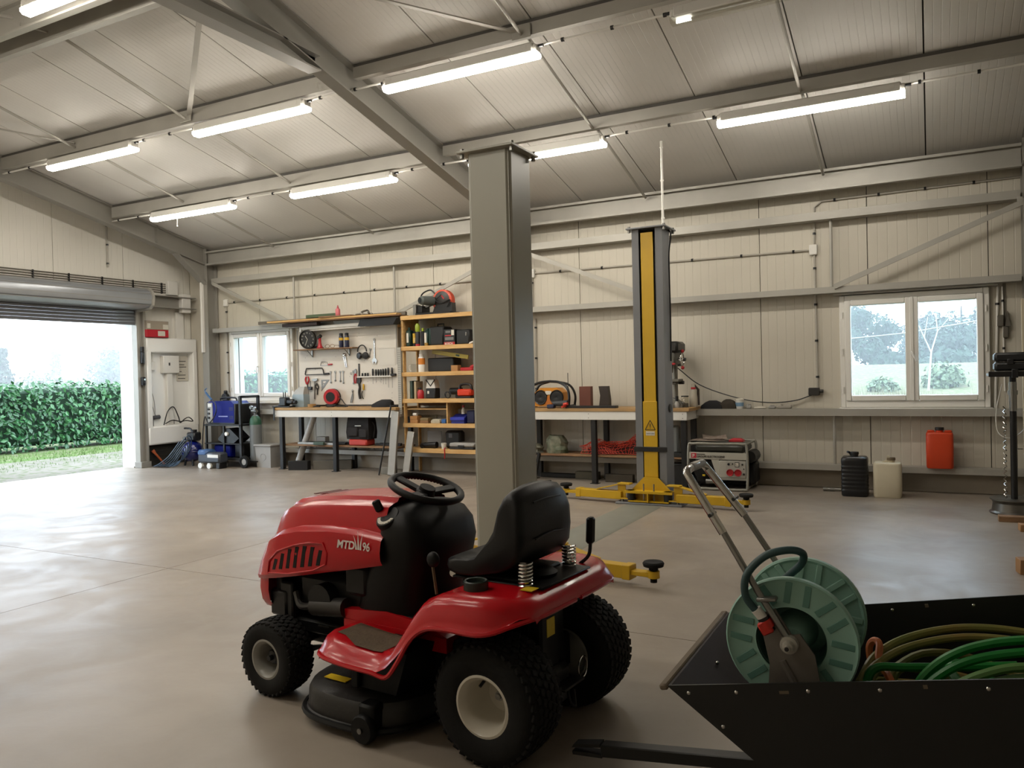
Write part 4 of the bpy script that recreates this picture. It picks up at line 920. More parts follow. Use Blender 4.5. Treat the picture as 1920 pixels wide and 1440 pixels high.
solid('gas_cylinder', MB().lathe([(0, 0), (.09, 0), (.095, .02), (.095, .62), (.08, .68), (.05, .72), (.025, .74), (.025, .8), (0, .8)], n=22), mat('cylinder_grey', '6b6f70', .45), 'grey gas cylinder standing on the rear of the welding trolley', 'gas bottle', (-9.68, 9.36, .105)); part('shoulder', MB().lathe([(.0955, .58), (.0955, .62), (.081, .681), (.051, .721)], n=22), mat('cylinder_green', '2f5a44', .45), bpy.data.objects['gas_cylinder'])
part('regulator', MB().cyl((-.05, -.02, .8), (.06, -.02, .8), .025, n=12).cyl((.03, -.03, .84), (.03, -.06, .84), .03, n=14).cyl((-.04, -.03, .86), (-.04, -.06, .86), .03, n=14), STEEL, bpy.data.objects['gas_cylinder'])
wh_ = thing('welding_helmet', 'black welding helmet on the middle tray of the trolley', 'helmet', (-10.15, 9.3, .392))
part('shell', MB().prism([(-.2, .06), (-.02, .24), (.08, .23), (.28, .08), (.16, 0), (-.1, 0)], 'y', -.12, .12), BLK, wh_); part('knob', MB().cyl((.02, -.12, .15), (.02, -.15, .15), .032, n=14), PVC, wh_)
solid('wire_feeder', MB().box(-.28, .12, -.15, .15, 0, .2, .02), BLUE, 'dark blue case on the bottom tray of the welding trolley', 'case', (-10.25, 9.4, .151))
solid('spool_box', MB().box(-.1, .1, -.1, .1, 0, .22, .01), BLK, 'black box on the bottom tray beside the dark blue case', 'box', (-9.98, 9.38, .152))
pc = thing('plasma_cutter', 'grey and blue portable charger standing on the floor before the trolley', 'machine', (-10.32, 9.0, 0))
part('body', MB().box(-.2, .3, -.1, .1, .09, .26, .03), mat('charger_dark', '3a3f48', .4), pc); part('lid', MB().box(-.2, .02, -.11, .11, .2, .3, .03), mat('charger_blue', '3a5a88', .4), pc); part('grille', MB().box(.04, .28, -.105, -.1, .18, .23), PVC, pc)
for x in (-.14, .06): part('wheel', MB().cyl((x, -.1, .045), (x, -.06, .045), .045, n=16), PVC, pc)
part('foot', MB().box(.2, .28, -.08, .08, 0, .1, .01), BLK, pc)
# compressor and its hoses
cp = thing('air_compressor', 'round blue air compressor tank on the floor left of the trolley', 'compressor', (-10.98, 9.2, 0))
part('tank', MB().ball((0, 0, .24), (.19, .17, .18), 22, 14), BLUE2, cp); part('tank_band', MB().lathe([(.192, -.01), (.196, 0), (.192, .01)], (0, 0, .24), n=26), BLUE2, cp)
for x, y in ((-.1, -.08), (.1, -.08), (.1, .08), (-.1, .08)): part('foot', MB().cyl((x, y, 0), (x*.8, y*.8, .12), .018, n=8), BLK, cp)
part('motor', MB().box(-.05, .14, -.08, .08, .42, .56, .02).cyl((.05, 0, .56), (.05, 0, .6), .05, n=12), BLK, cp)
part('carry_handle', MB().tube(cv([(.05, 0, .45), (-.02, 0, .6), (-.12, 0, .62), (-.18, 0, .62)], 4), .016, 8), BLK, cp)
part('gauge', MB().cyl((-.06, -.09, .46), (-.06, -.12, .46), .03, n=14), CHROME, cp)
q = random.Random(3); pts = []
for k in range(6):
    for i in range(10):
        a = 2*PI*i/10; rx = .24+.045*k; pts.append((-.1+rx*math.cos(a)*(1.0 if math.cos(a) < 0 else .7), -.02+(.05+.03*k)*math.sin(a), .015+.012*k*(math.cos(a) > -.5)+max(0, math.cos(a))*(.2+.05*k)))
solid('air_hose', MB().tube(cv(pts, 3), .009, 6), HOSEB, 'loops of steel blue air hose draped in front of the compressor', 'hose', (-10.92, 8.9, .0))
# grey storage bin
gb = thing('storage_bin', 'pale grey plastic bin with lid beside the left workbench', 'bin', (-9.46, 9.42, 0))
part('tub', MB().loft([[(x*k, y*k, z) for x, y in ((-.17, -.14), (.17, -.14), (.17, .14), (-.17, .14))] for z, k in ((0, .86), (.34, 1))]), GREYP, gb); part('lid', MB().box(-.19, .19, -.16, .16, .34, .375, .01), GREYP, gb); part('emblem', MB().lathe([(.05, 0), (.055, -.004), (.06, 0)], (0, -.132, .17), (0, 1, .06), 20), GREYP, gb)
# wall plug reel left of window
solid('cable_plug', MB().cyl((0, 0, 0), (0, -.06, 0), .07, n=16).box(-.03, .03, -.05, 0, .06, .12, .01), BLK, 'black round plug hung on the wall left of the left window', 'plug', (-10.72, 9.73, 1.12))

# planks and clutter on the rail above the window and tool board
for l, x0, x1, y, z, w, h, m in (('long dark grey plank at the back of the high rail', -9.75, -6.8, 9.565, 2.312, .05, .05, mat('plank_grey', '6a645a', .7, 0, .2, 5)),
    ('long pale pine board at the front of the high rail', -9.4, -6.85, 9.45, 2.312, .13, .025, WOOD)):
    solid('plank', MB().box(-(x1-x0)/2, (x1-x0)/2, -w/2, w/2, 0, h, .003), m, l, 'plank', ((x0+x1)/2, y, z), 0, 'planks on the high rail')
solid('short_board', MB().box(-.3, .3, -.08, .08, 0, .02, .003), WOODD, 'short brown board lying on the long pine board', 'board', (-8.0, 9.45, 2.338), .05)
solid('green_level', MB().box(-.33, .33, -.015, .015, 0, .05, .006), mat('level_green', '44543a', .5), 'green spirit level lying behind the pink bottle', 'spirit level', (-8.35, 9.51, 2.359))
pb = thing('pink_bottle', 'small pink squeeze bottle with pointed nozzle on the high rail', 'bottle', (-7.98, 9.44, 2.36)); part('body', MB().lathe([(0, 0), (.035, 0), (.037, .01), (.037, .09), (.028, .105), (0, .108)], n=16), mat('pink', 'c86a70', .45), pb); part('nozzle', MB().lathe([(.02, .106), (.016, .12), (.004, .16), (0, .16)], n=12), mat('pink_red', 'a83a44', .45), pb)
solid('chain_pile', MB().tube(cv([(-.15, 0, .015), (-.08, .03, .03), (0, -.03, .05), (.06, .02, .07), (.12, -.02, .03), (.05, .03, .03), (-.03, -.02, .03), (.15, .02, .015)], 5), .014, 6), STEEL, 'small heap of steel chain on the high rail', 'chain', (-7.5, 9.45, 2.339))
solid('black_tray', MB().prism([(-.36, 0), (.3, -.0), (.36, .09), (-.3, .11)], 'y', -.06, .06), BLK, 'black angled channel slung under the right end of the high rail', 'channel', (-7.25, 9.5, 2.175))
solid('dark_board', MB().box(-.36, .36, -.05, .05, 0, .05, .004), mat('board_dark', '2a1f1f', .7), 'dark brown board tucked under the rail above the tool board', 'board', (-8.75, 9.47, 2.235))
solid('rail_shelf', MB().box(-1.15, 1.15, -.12, .12, 0, .012), WOODD, 'thin wooden shelf board below the planks above the tool board', 'shelf', (-7.95, 9.51, 2.297))
# ================================================================ TOOLS ON THE BOARD (things hung at the board's face)
Y0 = 9.651   # face of the board
def hang(name, label, cat, x, z, mb, m, y=Y0, group=None, rot=0): return solid(name, mb, m, label, cat, (x, y, z), (0, rot, 0), group)
TL = mat('tool_steel', '8a8883', .35, .8, .15, 15); TD = mat('tool_dark', '2a2826', .5, .2, .15, 12); TR = mat('tool_red', 'a82028', .4); TY = mat('tool_yellow', 'c8a030', .45)
tl = thing('strip_light', 'unlit white strip light across the top of the tool board', 'light', (-8.17, 9.54, 2.185), (0, -.01, 0)); part('batten', MB().box(-.64, .64, -.03, .07, 0, .05, .006), PVC, tl); part('tube', MB().cyl((-.6, -.01, -.015), (.6, -.01, -.015), .013, n=8), WHT, tl); part('end_cap', MB().box(-.66, -.62, -.035, .07, -.03, .05, .005), PVC, tl); part('end_cap', MB().box(.62, .66, -.035, .07, -.03, .05, .005), PVC, tl)
ws = thing('wall_shelf', 'narrow wooden shelf on the tool board holding clock and spray cans', 'shelf', (-8.36, 9.57, 1.875)); part('board', MB().box(-.6, .6, -.075, .075, -.018, 0, .002), WOODD, ws)
for x in (-.33, .42): part('bracket', MB().box(x-.008, x+.008, .06, .075, -.13, -.018).bar((x, .07, -.12), (x, -.05, -.02), .012, .006), STEEL, ws)
ck = thing('clock', 'round black clock with white numerals leaning on the board shelf', 'clock', (-8.68, 9.56, 1.876), (.12, 0, .12)); part('case', MB().lathe([(0, .02), (.145, .02), (.15, 0), (.15, -.035), (.14, -.04), (.133, -.02), (0, -.02)], (0, 0, .155), (0, 1, 0), 36), TD, ck)
for i in range(12):
    a = 2*PI*i/12; n_ = str(12 if i == 0 else i); text(n_, .034, PAPER, ck, (math.sin(a)*.105-.009*len(n_), -.0215, .155+math.cos(a)*.105-.012), (PI/2, 0, 0), 'numeral')
part('hand', MB().bar((0, -.024, .155), (-.035, -.024, .21), .002, .008), PAPER, ck); part('hand', MB().bar((0, -.025, .155), (-.045, -.025, .07), .002, .006), PAPER, ck)
rt_ = thing('red_torch', 'red work lamp with black head standing on the board shelf', 'torch', (-8.45, 9.55, 1.876)); part('body', MB().lathe([(.045, 0), (.05, .01), (.03, .05), (.022, .09), (.022, .16), (.026, .17), (0, .17)], n=16), TR, rt_); part('head', MB().cyl((-.03, 0, .16), (.03, -.01, .2), .028, n=12), TD, rt_)
for x, l in ((-8.03, 'left of two dark blue spray cans on the board shelf'), (-7.92, 'right of two dark blue spray cans on the board shelf')):
    t = thing('spray_can', l, 'spray can', (x, 9.56, 1.876)); part('body', MB().lathe([(0, 0), (.035, 0), (.036, .005), (.036, .16), (.028, .18), (0, .185)], n=18), mat('can_navy', '1c1f38', .35), t); part('band', MB().lathe([(.0364, .11), (.0364, .15)], n=18), TY, t); part('cap', MB().lathe([(.03, .175), (.03, .215), (.022, .222), (0, .222)], n=16), BLK, t)
solid('safety_glasses', MB().tube([(-.1+.045*math.cos(a*.4), 0, .03+.026*math.sin(a*.4)) for a in range(16)], .004, 6, True).tube([(.0+.045*math.cos(a*.4), 0, .03+.026*math.sin(a*.4)) for a in range(16)], .004, 6, True).tube(cv([(.05, 0, .04), (.09, .04, .04), (.1, .08, .03)], 3), .004, 6), WOODD, 'pair of brown framed safety glasses on the board shelf', 'glasses', (-8.2, 9.55, 1.876))
solid('shelf_clutter', MB().box(-.12, .12, -.05, .05, 0, .02, .004).bar((-.1, 0, .03), (.1, .02, .03), .03, .02, .005), TD, 'flat black tool lying behind the red work lamp', 'tool', (-8.58, 9.61, 1.876))
em = thing('ear_defenders', 'black ear defenders hung on the tool board', 'ear defenders', (-7.67, Y0-.012, 1.76))
part('headband', MB().tube([(.085*math.cos(a), -.03, .04+.10*math.sin(a)) for a in [PI*i/16 for i in range(17)]], .01, 8), TD, em)
for s in (-1, 1): part('cup', MB().lathe([(0, 0), (.045, 0), (.055, .02), (.045, .045), (0, .05)], (s*.05, -.005, -.02), (s*.3, -1, 0), 18), BLK, em)
def wrench(L, r1, r2, w=.012):
    mb = MB().bar((0, -.006, 0), (0, -.006, -L), w, .006, .002); mb.lathe([(r1*.55, -.005), (r1, -.004), (r1, .004), (r1*.55, .005)], (0, -.006, -L), (0, 1, 0), 14)
    mb.prism([(-r2, .02), (-r2*.5, -.01), (r2*.5, -.01), (r2, .02), (r2*.6, .03), (r2*.3, .01), (-r2*.3, .01), (-r2*.6, .03)], 'y', -.01, -.003); return mb
for i, (x, L, l) in enumerate(((-8.33, .15, 'leftmost open spanner hanging under the hacksaw handle'), (-8.24, .12, 'second spanner from the left under the board hooks'), (-8.14, .13, 'third spanner from the left under the board hooks'), (-8.08, .16, 'fourth spanner from the left, longest of the row'), (-7.88, .17, 'single spanner just left of the red pliers'))):
    hang('spanner', l, 'spanner', x, 1.49, wrench(L, .016, .018), TL, group='spanners on the tool board')
hang('adjustable_wrench', 'long chrome adjustable wrench hanging beside the ear defenders', 'wrench', -7.46, 1.96, MB().bar((0, -.01, 0), (0, -.01, -.28), .026, .008, .003).prism([(-.045, -.30), (-.02, -.26), (.03, -.27), (.05, -.31), (.02, -.36), (.01, -.32), (-.015, -.32), (-.02, -.36)], 'y', -.018, -.002).tube([(.018*math.cos(a), -.01, .015+.018*math.sin(a)) for a in [2*PI*i/14 for i in range(14)]], .005, 6, True), CHROME)
hang('small_spanner', 'small steel spanner hanging just left of the chrome wrench', 'spanner', -7.54, 1.82, wrench(.1, .014, .02), TL, rot=.2)
hang('pipe_pliers', 'chrome water pump pliers hung slanting on the tool board', 'pliers', -8.05, 1.77, MB().bar((-.02, -.01, 0), (.03, -.01, -.2), .012, .01, .003).bar((.02, -.012, -.02), (.055, -.012, -.2), .012, .01, .003).ball((0, -.012, -.01), (.03, .01, .03), 10, 8), CHROME)
hs = thing('junior_hacksaw', 'small hacksaw with red handle on the tool board', 'hacksaw', (-8.45, Y0, 1.61)); part('frame', MB().tube([(-.08, -.012, 0), (-.06, -.012, .06), (.05, -.012, .06), (.075, -.012, .015)], .005, 6).bar((-.08, -.012, 0), (.07, -.012, .005), .002, .008), TL, hs); part('handle', MB().bar((.07, -.012, .01), (.165, -.012, .018), .018, .022, .006), TR, hs)
hs = thing('hacksaw', 'large dark hacksaw hung above the hammers', 'hacksaw', (-8.65, Y0, 1.475)); part('frame', MB().tube([(-.2, -.015, .0), (-.19, -.015, .04), (-.17, -.015, .095), (.15, -.015, .095), (.175, -.015, .07), (.185, -.015, .01)], .009, 8).bar((-.2, -.015, -.005), (.185, -.015, -.003), .002, .014), TD, hs); part('handle', MB().bar((.18, -.015, .0), (.3, -.015, .005), .025, .03, .008), TD, hs)
sn = thing('tin_snips', 'tin snips with red handles hanging at the left of the board', 'snips', (-8.81, Y0, 1.44)); part('grip', MB().tube(cv([(-.02, -.015, 0), (-.038, -.015, -.05), (-.01, -.015, -.12)], 4), .012, 8).tube(cv([(.02, -.015, 0), (.035, -.015, -.05), (.0, -.015, -.12)], 4), .012, 8), TR, sn); part('blade', MB().bar((0, -.015, -.11), (.02, -.015, -.3), .01, .022, .003), TD, sn)
hm = thing('mallet', 'short black mallet hanging between snips and hammer', 'mallet', (-8.74, Y0, 1.37)); part('head', MB().box(-.035, .035, -.045, -.005, -.14, -.09, .006), BLK, hm); part('shaft', MB().cyl((0, -.02, 0), (0, -.02, -.1), .007, n=8), TL, hm)
hm = thing('hammer', 'long handled steel hammer hanging on the tool board', 'hammer', (-8.64, Y0, 1.39)); part('head', MB().prism([(-.07, .0), (-.03, .01), (.045, .018), (.06, -.005), (.02, -.025), (-.03, -.02)], 'y', -.035, -.008), TL, hm); part('shaft', MB().bar((-.012, -.02, -.01), (-.02, -.02, -.31), .025, .018, .006), mat('shaft_grey', '6a6660', .5), hm)
hang('claw_tool', 'dark pincers hanging just right of the hammer', 'pincers', -8.61, 1.33, MB().tube(cv([(0, -.015, 0), (.03, -.015, -.06), (.01, -.015, -.1), (.005, -.015, -.18)], 4), .01, 8).tube(cv([(0, -.015, 0), (-.03, -.015, -.05), (.015, -.015, -.1)], 4), .009, 8), TD)
hang('set_square', 'steel mitre square triangle hung on the tool board', 'set square', -8.53, 1.385, MB().add([(0, -.004, 0), (.17, -.004, 0), (0, -.004, -.18), (.03, -.004, -.022), (.105, -.004, -.022), (.03, -.004, -.105), (0, -.0005, 0), (.17, -.0005, 0), (0, -.0005, -.18), (.03, -.0005, -.022), (.105, -.0005, -.022), (.03, -.0005, -.105)], [(0, 1, 4, 3), (1, 2, 5, 4), (2, 0, 3, 5), (6, 7, 10, 9), (7, 8, 11, 10), (8, 6, 9, 11), (0, 1, 7, 6), (1, 2, 8, 7), (2, 0, 6, 8), (3, 4, 10, 9), (4, 5, 11, 10), (5, 3, 9, 11)]).bar((.02, -.004, -.06), (.085, -.004, -.06), .003, .012), mat('square_grey', '75726c', .4, .5))
hang('hook', 'small S shaped steel hook hanging alone under the hooks', 'hook', -7.92, 1.49, MB().tube(cv([(-.015, -.01, 0), (-.012, -.01, -.03), (.012, -.01, -.035), (.014, -.01, .0)], 4), .004, 6), TL)
pl = thing('red_pliers', 'long nosed pliers with red handles beside the black bar', 'pliers', (-7.835, Y0, 1.53)); part('jaw', MB().prism([(-.015, 0), (.01, .01), (.03, -.03), (.02, -.06), (-.01, -.06)], 'y', -.02, -.004), TL, pl); part('grip', MB().tube(cv([(0, -.013, -.06), (-.025, -.013, -.12), (-.015, -.013, -.21)], 4), .009, 8).tube(cv([(.01, -.013, -.06), (.02, -.013, -.12), (.005, -.013, -.21)], 4), .009, 8), TR, pl)
hang('steel_bar', 'upright black flat bar rising above the screwdriver rail', 'bar', -7.765, 1.62, MB().box(-.014, .014, -.012, -.002, -.2, 0, .004), TD)
hang('pipe_wrench', 'big dark pipe wrench hanging below the screwdriver rail', 'wrench', -7.765, 1.40, MB().prism([(-.035, .0), (.035, .0), (.04, -.05), (.02, -.09), (-.04, -.08)], 'y', -.03, -.004).tube(cv([(0, -.017, -.08), (.012, -.017, -.15), (.0, -.017, -.22), (.015, -.017, -.32)], 4), [.017]*5+[.02]*8, 8), TD)
ys_ = thing('screwdriver', 'yellow handled screwdriver hanging below the rail', 'screwdriver', (-7.68, Y0, 1.31)); part('handle', MB().lathe([(0, 0), (.012, -.005), (.016, -.04), (.013, -.09), (.006, -.1)], (0, -.018, 0), n=12), TY, ys_); part('shaft', MB().cyl((0, -.018, -.1), (.004, -.018, -.21), .004, n=8), TL, ys_)
hang('hook_knife', 'curved black hook knife beside the yellow screwdriver', 'knife', -7.71, 1.2, MB().tube(cv([(0, -.012, 0), (-.012, -.012, -.05), (.0, -.012, -.1), (.02, -.012, -.12)], 4), .007, 8), TD)
hang('slip_pliers', 'chrome slip joint pliers hung low above the red cable reel cable', 'pliers', -7.9, 1.21, MB().ball((0, -.012, -.01), (.016, .009, .025), 10, 8).tube(cv([(0, -.012, -.03), (-.045, -.012, -.19)], 3), .007, 6).tube(cv([(0, -.012, -.03), (.005, -.012, -.1), (-.02, -.012, -.19)], 3), .007, 6), TL)
rl = thing('screwdriver_rail', 'white rail holding a row of black screwdrivers', 'tool rail', (-7.43, Y0, 1.405)); part('rail', MB().box(-.36, .3, -.045, -.001, 0, .02, .003), WHT, rl); part('end_block', MB().box(.28, .37, -.05, -.002, .015, .05, .006), TD, rl)
for k, (x, h, tip) in enumerate(((-7.49, .11, .10), (-7.43, .10, .09), (-7.385, .10, .0), (-7.34, .1, .09), (-7.295, .105, .11), (-7.25, .11, .11), (-7.2, .12, .16), (-7.13, .12, .165))):
    t = thing('screwdriver', ['splayed black pliers handle at the left end of the rail', 'black screwdriver second on the rail', 'black screwdriver third on the rail', 'black screwdriver fourth on the rail', 'black screwdriver fifth on the rail', 'black screwdriver sixth on the rail', 'tall black screwdriver second from the rail end', 'tall black screwdriver at the right end of the rail'][k], 'screwdriver', (x, Y0-.024, 1.426), 0, 'black screwdrivers on the white rail')
    part('handle', MB().lathe([(.006, 0), (.012, .012), (.015, h*.5), (.013, h*.9), (.006, h), (0, h)], n=10), BLK, t)
    if tip: part('shaft', MB().cyl((0, 0, 0), (0, 0, -tip-.02), .003, n=6), TL, t)
for k, x in enumerate((-7.69, -7.635, -7.585)): solid('bit_holder', MB().lathe([(.01, 0), (.016, .008), (.012, .03), (.015, .045), (0, .05)], n=10), BLK, ['left', 'middle', 'right'][k]+' of three short black bit holders on the rail', 'bit holder', (x, Y0-.024, 1.426), 0, 'bit holders on the white rail')
hang('note_pad', 'blank spiral bound calendar sheet pinned at the right of the board', 'calendar', -7.23, 1.84, MB().box(-.15, .15, -.005, -.001, -.26, 0).box(-.13, .14, -.009, -.002, -.005, .004), mat('sheet_white', 'c8c4bc', .7))
hang('small_socket', 'tiny white socket plate low on the tool board', 'socket', -8.43, 1.2, MB().box(-.02, .02, -.012, -.001, -.02, .02, .003), PVC)
cr = thing('cable_reel', 'red and black cable reel standing on the bench against the board', 'cable reel', (-8.25, 9.56, .966), (0, 0, .25))
part('drum', MB().lathe([(.05, -.045), (.115, -.045), (.125, -.03), (.125, .03), (.115, .045), (.05, .045)], (0, 0, .15), (0, 1, 0), 32), TR, cr); part('face', MB().cyl((0, -.05, .15), (0, .05, .15), .075, n=24), BLK, cr); part('foot', MB().box(-.09, .09, -.05, .05, 0, .04, .008), BLK, cr); part('side_wheel', MB().lathe([(.1, .046), (.128, .05), (.128, .06), (.1, .064)], (0, 0, .15), (0, 1, 0), 28), TD, cr)
part('cable', MB().tube(cv([(.1, .0, .17), (.2, -.05, .1), (.3, -.1, .02), (.5, -.12, .012), (.8, -.14, .012), (1.1, -.2, .012)], 6), .008, 6), BLK, cr)

# things on the left bench
def benchz(x): return .9655
jg = thing('plastic_jug', 'pale blue plastic bottle with cut spout on the left bench', 'jug', (-8.78, 9.45, .9655)); part('body', MB().loft([[(x*k, y*k, z) for x, y in ((-.12, -.07), (.12, -.07), (.12, .07), (-.12, .07))] for z, k in ((0, .95), (.02, 1), (.17, .98), (.2, .9))]), mat('jug_blue', '8fa0a8', .4, 0, .05, 6), jg); part('spout', MB().loft([[(x*k+o, y*k, z) for x, y in ((-.12, -.07), (.12, -.07), (.12, .07), (-.12, .07))] for z, k, o in ((.2, .88, 0), (.26, .75, .02), (.32, .4, .06))]), mat('jug_grey', 'a8a8a4', .4), jg)
vc = thing('bench_vice', 'black bench vice clamped at the left end of the left bench', 'vice', (-8.98, 9.3, .966)); part('jaw', MB().box(-.07, .07, -.06, .06, .02, .16, .015).box(.06, .2, -.04, .04, .05, .13, .02).cyl((.2, 0, .08), (.24, 0, .08), .03, n=12), BLK, vc); part('base', MB().box(-.2, .16, -.07, .07, 0, .022, .006).cyl((-.06, 0, .02), (-.06, 0, .04), .06, n=14), BLK, vc); part('prong', MB().cyl((-.02, 0, .15), (-.02, 0, .24), .008, n=6).cyl((.02, 0, .15), (.02, 0, .24), .008, n=6), BLK, vc); part('strap', MB().box(-.12, -.1, -.13, -.115, -.2, .01).box(-.12, -.1, -.13, -.05, 0, .012), BLK, vc)
tp = thing('tape_roll', 'roll of brown parcel tape lying on the left bench', 'tape', (-8.45, 9.33, .9655)); part('roll', MB().lathe([(.04, 0), (.065, 0), (.065, .05), (.04, .05), (.04, 0)], n=22), mat('tape_brown', 'a07a48', .4), tp)
for n_, l, x, y, mb, m in (('marker', 'black marker pen lying left of the red cable reel', -8.33, 9.3, MB().cyl((-.06, 0, .012), (.06, .01, .012), .011, n=10), BLK), ('drill_chuck', 'black drill bits lying in front of the cable reel', -8.05, 9.3, MB().cyl((-.06, 0, .018), (.05, .0, .018), .017, .009, 10).cyl((-.1, .03, .012), (.02, .06, .012), .01, n=8), TD), ('pliers', 'dark pliers lying flat right of the drill bits', -7.86, 9.33, MB().tube([(-.1, 0, .012), (0, .01, .012), (.09, .03, .012)], .01, 6).tube([(-.1, .03, .012), (0, .01, .012), (.09, -.01, .012)], .01, 6), TD)):
    solid(n_, mb, m, l, 'tool', (x, y, .9655))
solid('tool_pouch', MB().loft([[(x*k+o, y*k, z) for x, y in ((-.17, -.05), (-.1, -.09), (.1, -.09), (.17, -.04), (.16, .06), (0, .09), (-.16, .06))] for z, k, o in ((0, 1, 0), (.04, .98, .01), (.08, .75, .05), (.11, .4, .07))]).box(.1, .34, -.05, .03, 0, .03, .01), mat('cloth_black', '17171a', .85, 0, .2, 20), 'crumpled black tool pouch at the right end of the left bench', 'pouch', (-7.12, 9.36, .9655))
# under the left bench
zs = .3905
tb = thing('tool_bag', 'black canvas tool bag with pockets on a red base under the left bench', 'bag', (-7.55, 9.4, zs))
part('base', MB().box(-.17, .17, -.11, .11, 0, .10, .02), mat('bag_red', 'b0362c', .5), tb); part('body', MB().loft([[(x*k, y*q_, z) for x, y in ((-.2, -.1), (.2, -.1), (.2, .1), (-.2, .1))] for z, k, q_ in ((.1, 1, 1), (.2, 1.05, 1.05), (.34, 1.0, .95), (.43, .95, .8))]), mat('canvas_black', '1d1a1b', .85, 0, .2, 20), tb)
part('pocket', MB().box(-.17, .02, -.13, -.1, .14, .28, .015), mat('canvas_black', '1d1a1b'), tb); part('pocket', MB().box(.04, .19, -.13, -.1, .12, .25, .015), mat('canvas_black', '1d1a1b'), tb); part('silver_tool', MB().bar((-.03, -.12, .3), (.09, -.12, .3), .015, .02, .004), CHROME, tb); part('side_strap', MB().tube(cv([(.2, 0, .36), (.25, 0, .28), (.22, 0, .12)], 4), .014, 6), mat('canvas_black', '1d1a1b'), tb)
for k, (x0, x1, y, m) in enumerate(((-8.75, -7.95, 9.32, TL), (-8.6, -7.85, 9.4, TD), (-8.7, -7.7, 9.47, BLKM), (-7.3, -6.85, 9.42, BLKM), (-7.28, -6.9, 9.5, TD), (-8.45, -7.95, 9.54, TL))):
    solid('steel_bar', MB().box(-(x1-x0)/2, (x1-x0)/2, -.018, .018, 0, .035, .003), m, ['bright steel bar at the front of the lower bench shelf', 'long black bar second row on the lower bench shelf', 'black square tube third row on the lower bench shelf', 'short black tube right of the tool bag', 'short dark bar behind the tube right of the bag', 'short bright bar at the back left of the lower shelf'][k], 'steel bar', ((x0+x1)/2, y, zs), .02*(k-2), 'steel bars on the lower bench shelf')
solid('green_block', MB().box(-.1, .1, -.02, .02, 0, .05, .006), mat('block_green', '34483a', .5), 'green spirit level lying on the lower bench shelf', 'spirit level', (-8.27, 9.265, zs))
gx = solid('grey_box', MB().box(-.09, .09, -.05, .05, 0, .10, .006), GREYP, 'grey box standing at the back of the lower bench shelf', 'box', (-8.5, 9.62, zs))
solid('insulated_tube', MB().cyl((-.22, .0, 0.01), (.16, .03, .86), .05, n=16), mat('foil_grey', 'd0d0ce', .4, .1, .2, 25, .2, 60), 'grey foil wrapped tube leaning under the left bench', 'tube', (-8.72, 9.5, .03))
for k, (x, y, l, r, m) in enumerate(((-8.66, 9.25, .16, .3, BLKM), (-8.2, 9.5, .3, .45, mat('beam_grey', '5e5a52', .7, 0, .2, 8)))):
    solid('timber_block', MB().box(-l, l, -.06, .06, 0, .14, .004), m, ['short black block on the floor under the left bench', 'grey timber beam on the floor under the left bench'][k], 'block', (x, y, 0), r)
# ================================================================ THINGS IN THE SHELF UNIT (y front 9.33)
def bx(name, l, cat, x, y, z, w, d, h, m, b=.006, rot=0, group=None):
    return solid(name, MB().box(-w/2, w/2, -d/2, d/2, 0, h, b), m, l, cat, (x, y, z), rot, group)
OILG = mat('oil_green', '12302a', .35); CASEB = mat('case_black', '141618', .5, 0, .1, 10); NAVY = mat('bin_blue', '1a2478', .4); KRAFT = mat('kraft', 'a87a48', .6, 0, .1, 8)
Z5, Z4, Z3, Z2, Z1, ZT = 1.831, 1.461, 1.081, .731, .371, 2.271
# chop saw on top
cs = thing('chop_saw', 'orange and black metal chop saw standing on top of the shelf unit', 'saw', (-6.2, 9.5, ZT))
part('base', MB().box(-.3, .3, -.14, .14, 0, .035, .006).box(-.3, -.2, -.1, .1, .035, .14, .01), BLKM, cs)
part('guard', MB().lathe([(.0, -.05), (.15, -.05), (.165, -.04), (.165, .04), (.15, .05), (0, .05)], (.1, 0, .19), (0, 1, 0), 34), mat('saw_orange', 'c8401e', .4), cs)
part('lower_guard', MB().prism([(-.06, .03), (.27, .03), (.262, .17), (-.02, .12)], 'y', -.055, .055), BLK, cs)
part('guard_face', MB().lathe([(0, -.056), (.125, -.054), (.13, -.05)], (.1, 0, .2), (0, 1, 0), 30), mat('saw_dark', '231f1d', .45), cs)
part('motor', MB().cyl((-.06, -.05, .2), (-.12, -.24, .2), .07, .062, 20).cyl((-.12, -.24, .2), (-.128, -.265, .2), .058, .045, 20), mat('saw_grey', '5a605e', .45), cs)
part('motor_vent', MB().cyl((-.1275, -.264, .2), (-.13, -.27, .2), .04, n=16), BLK, cs)
part('handle', MB().tube(cv([(-.02, -.03, .3), (-.1, -.04, .36), (-.24, -.04, .31), (-.26, -.04, .2), (-.22, -.04, .14)], 5), .011, 8), BLK, cs)
part('arm', MB().bar((-.3, 0, .08), (-.02, 0, .2), .05, .04, .008), STEEL, cs)
part('vice_bracket', MB().box(-.345, -.29, -.13, .0, -.0, .16, .005), STEEL, cs)
part('cable', MB().tube(cv([(.1, -.07, .28), (.02, -.08, .2), (.12, -.075, .16), (.25, -.07, .2), (.2, -.075, .1)], 5), .007, 6), BLK, cs)
part('label', MB().bar((.1, -.058, .27), (.14, -.058, .22), .002, .02), TR, cs)
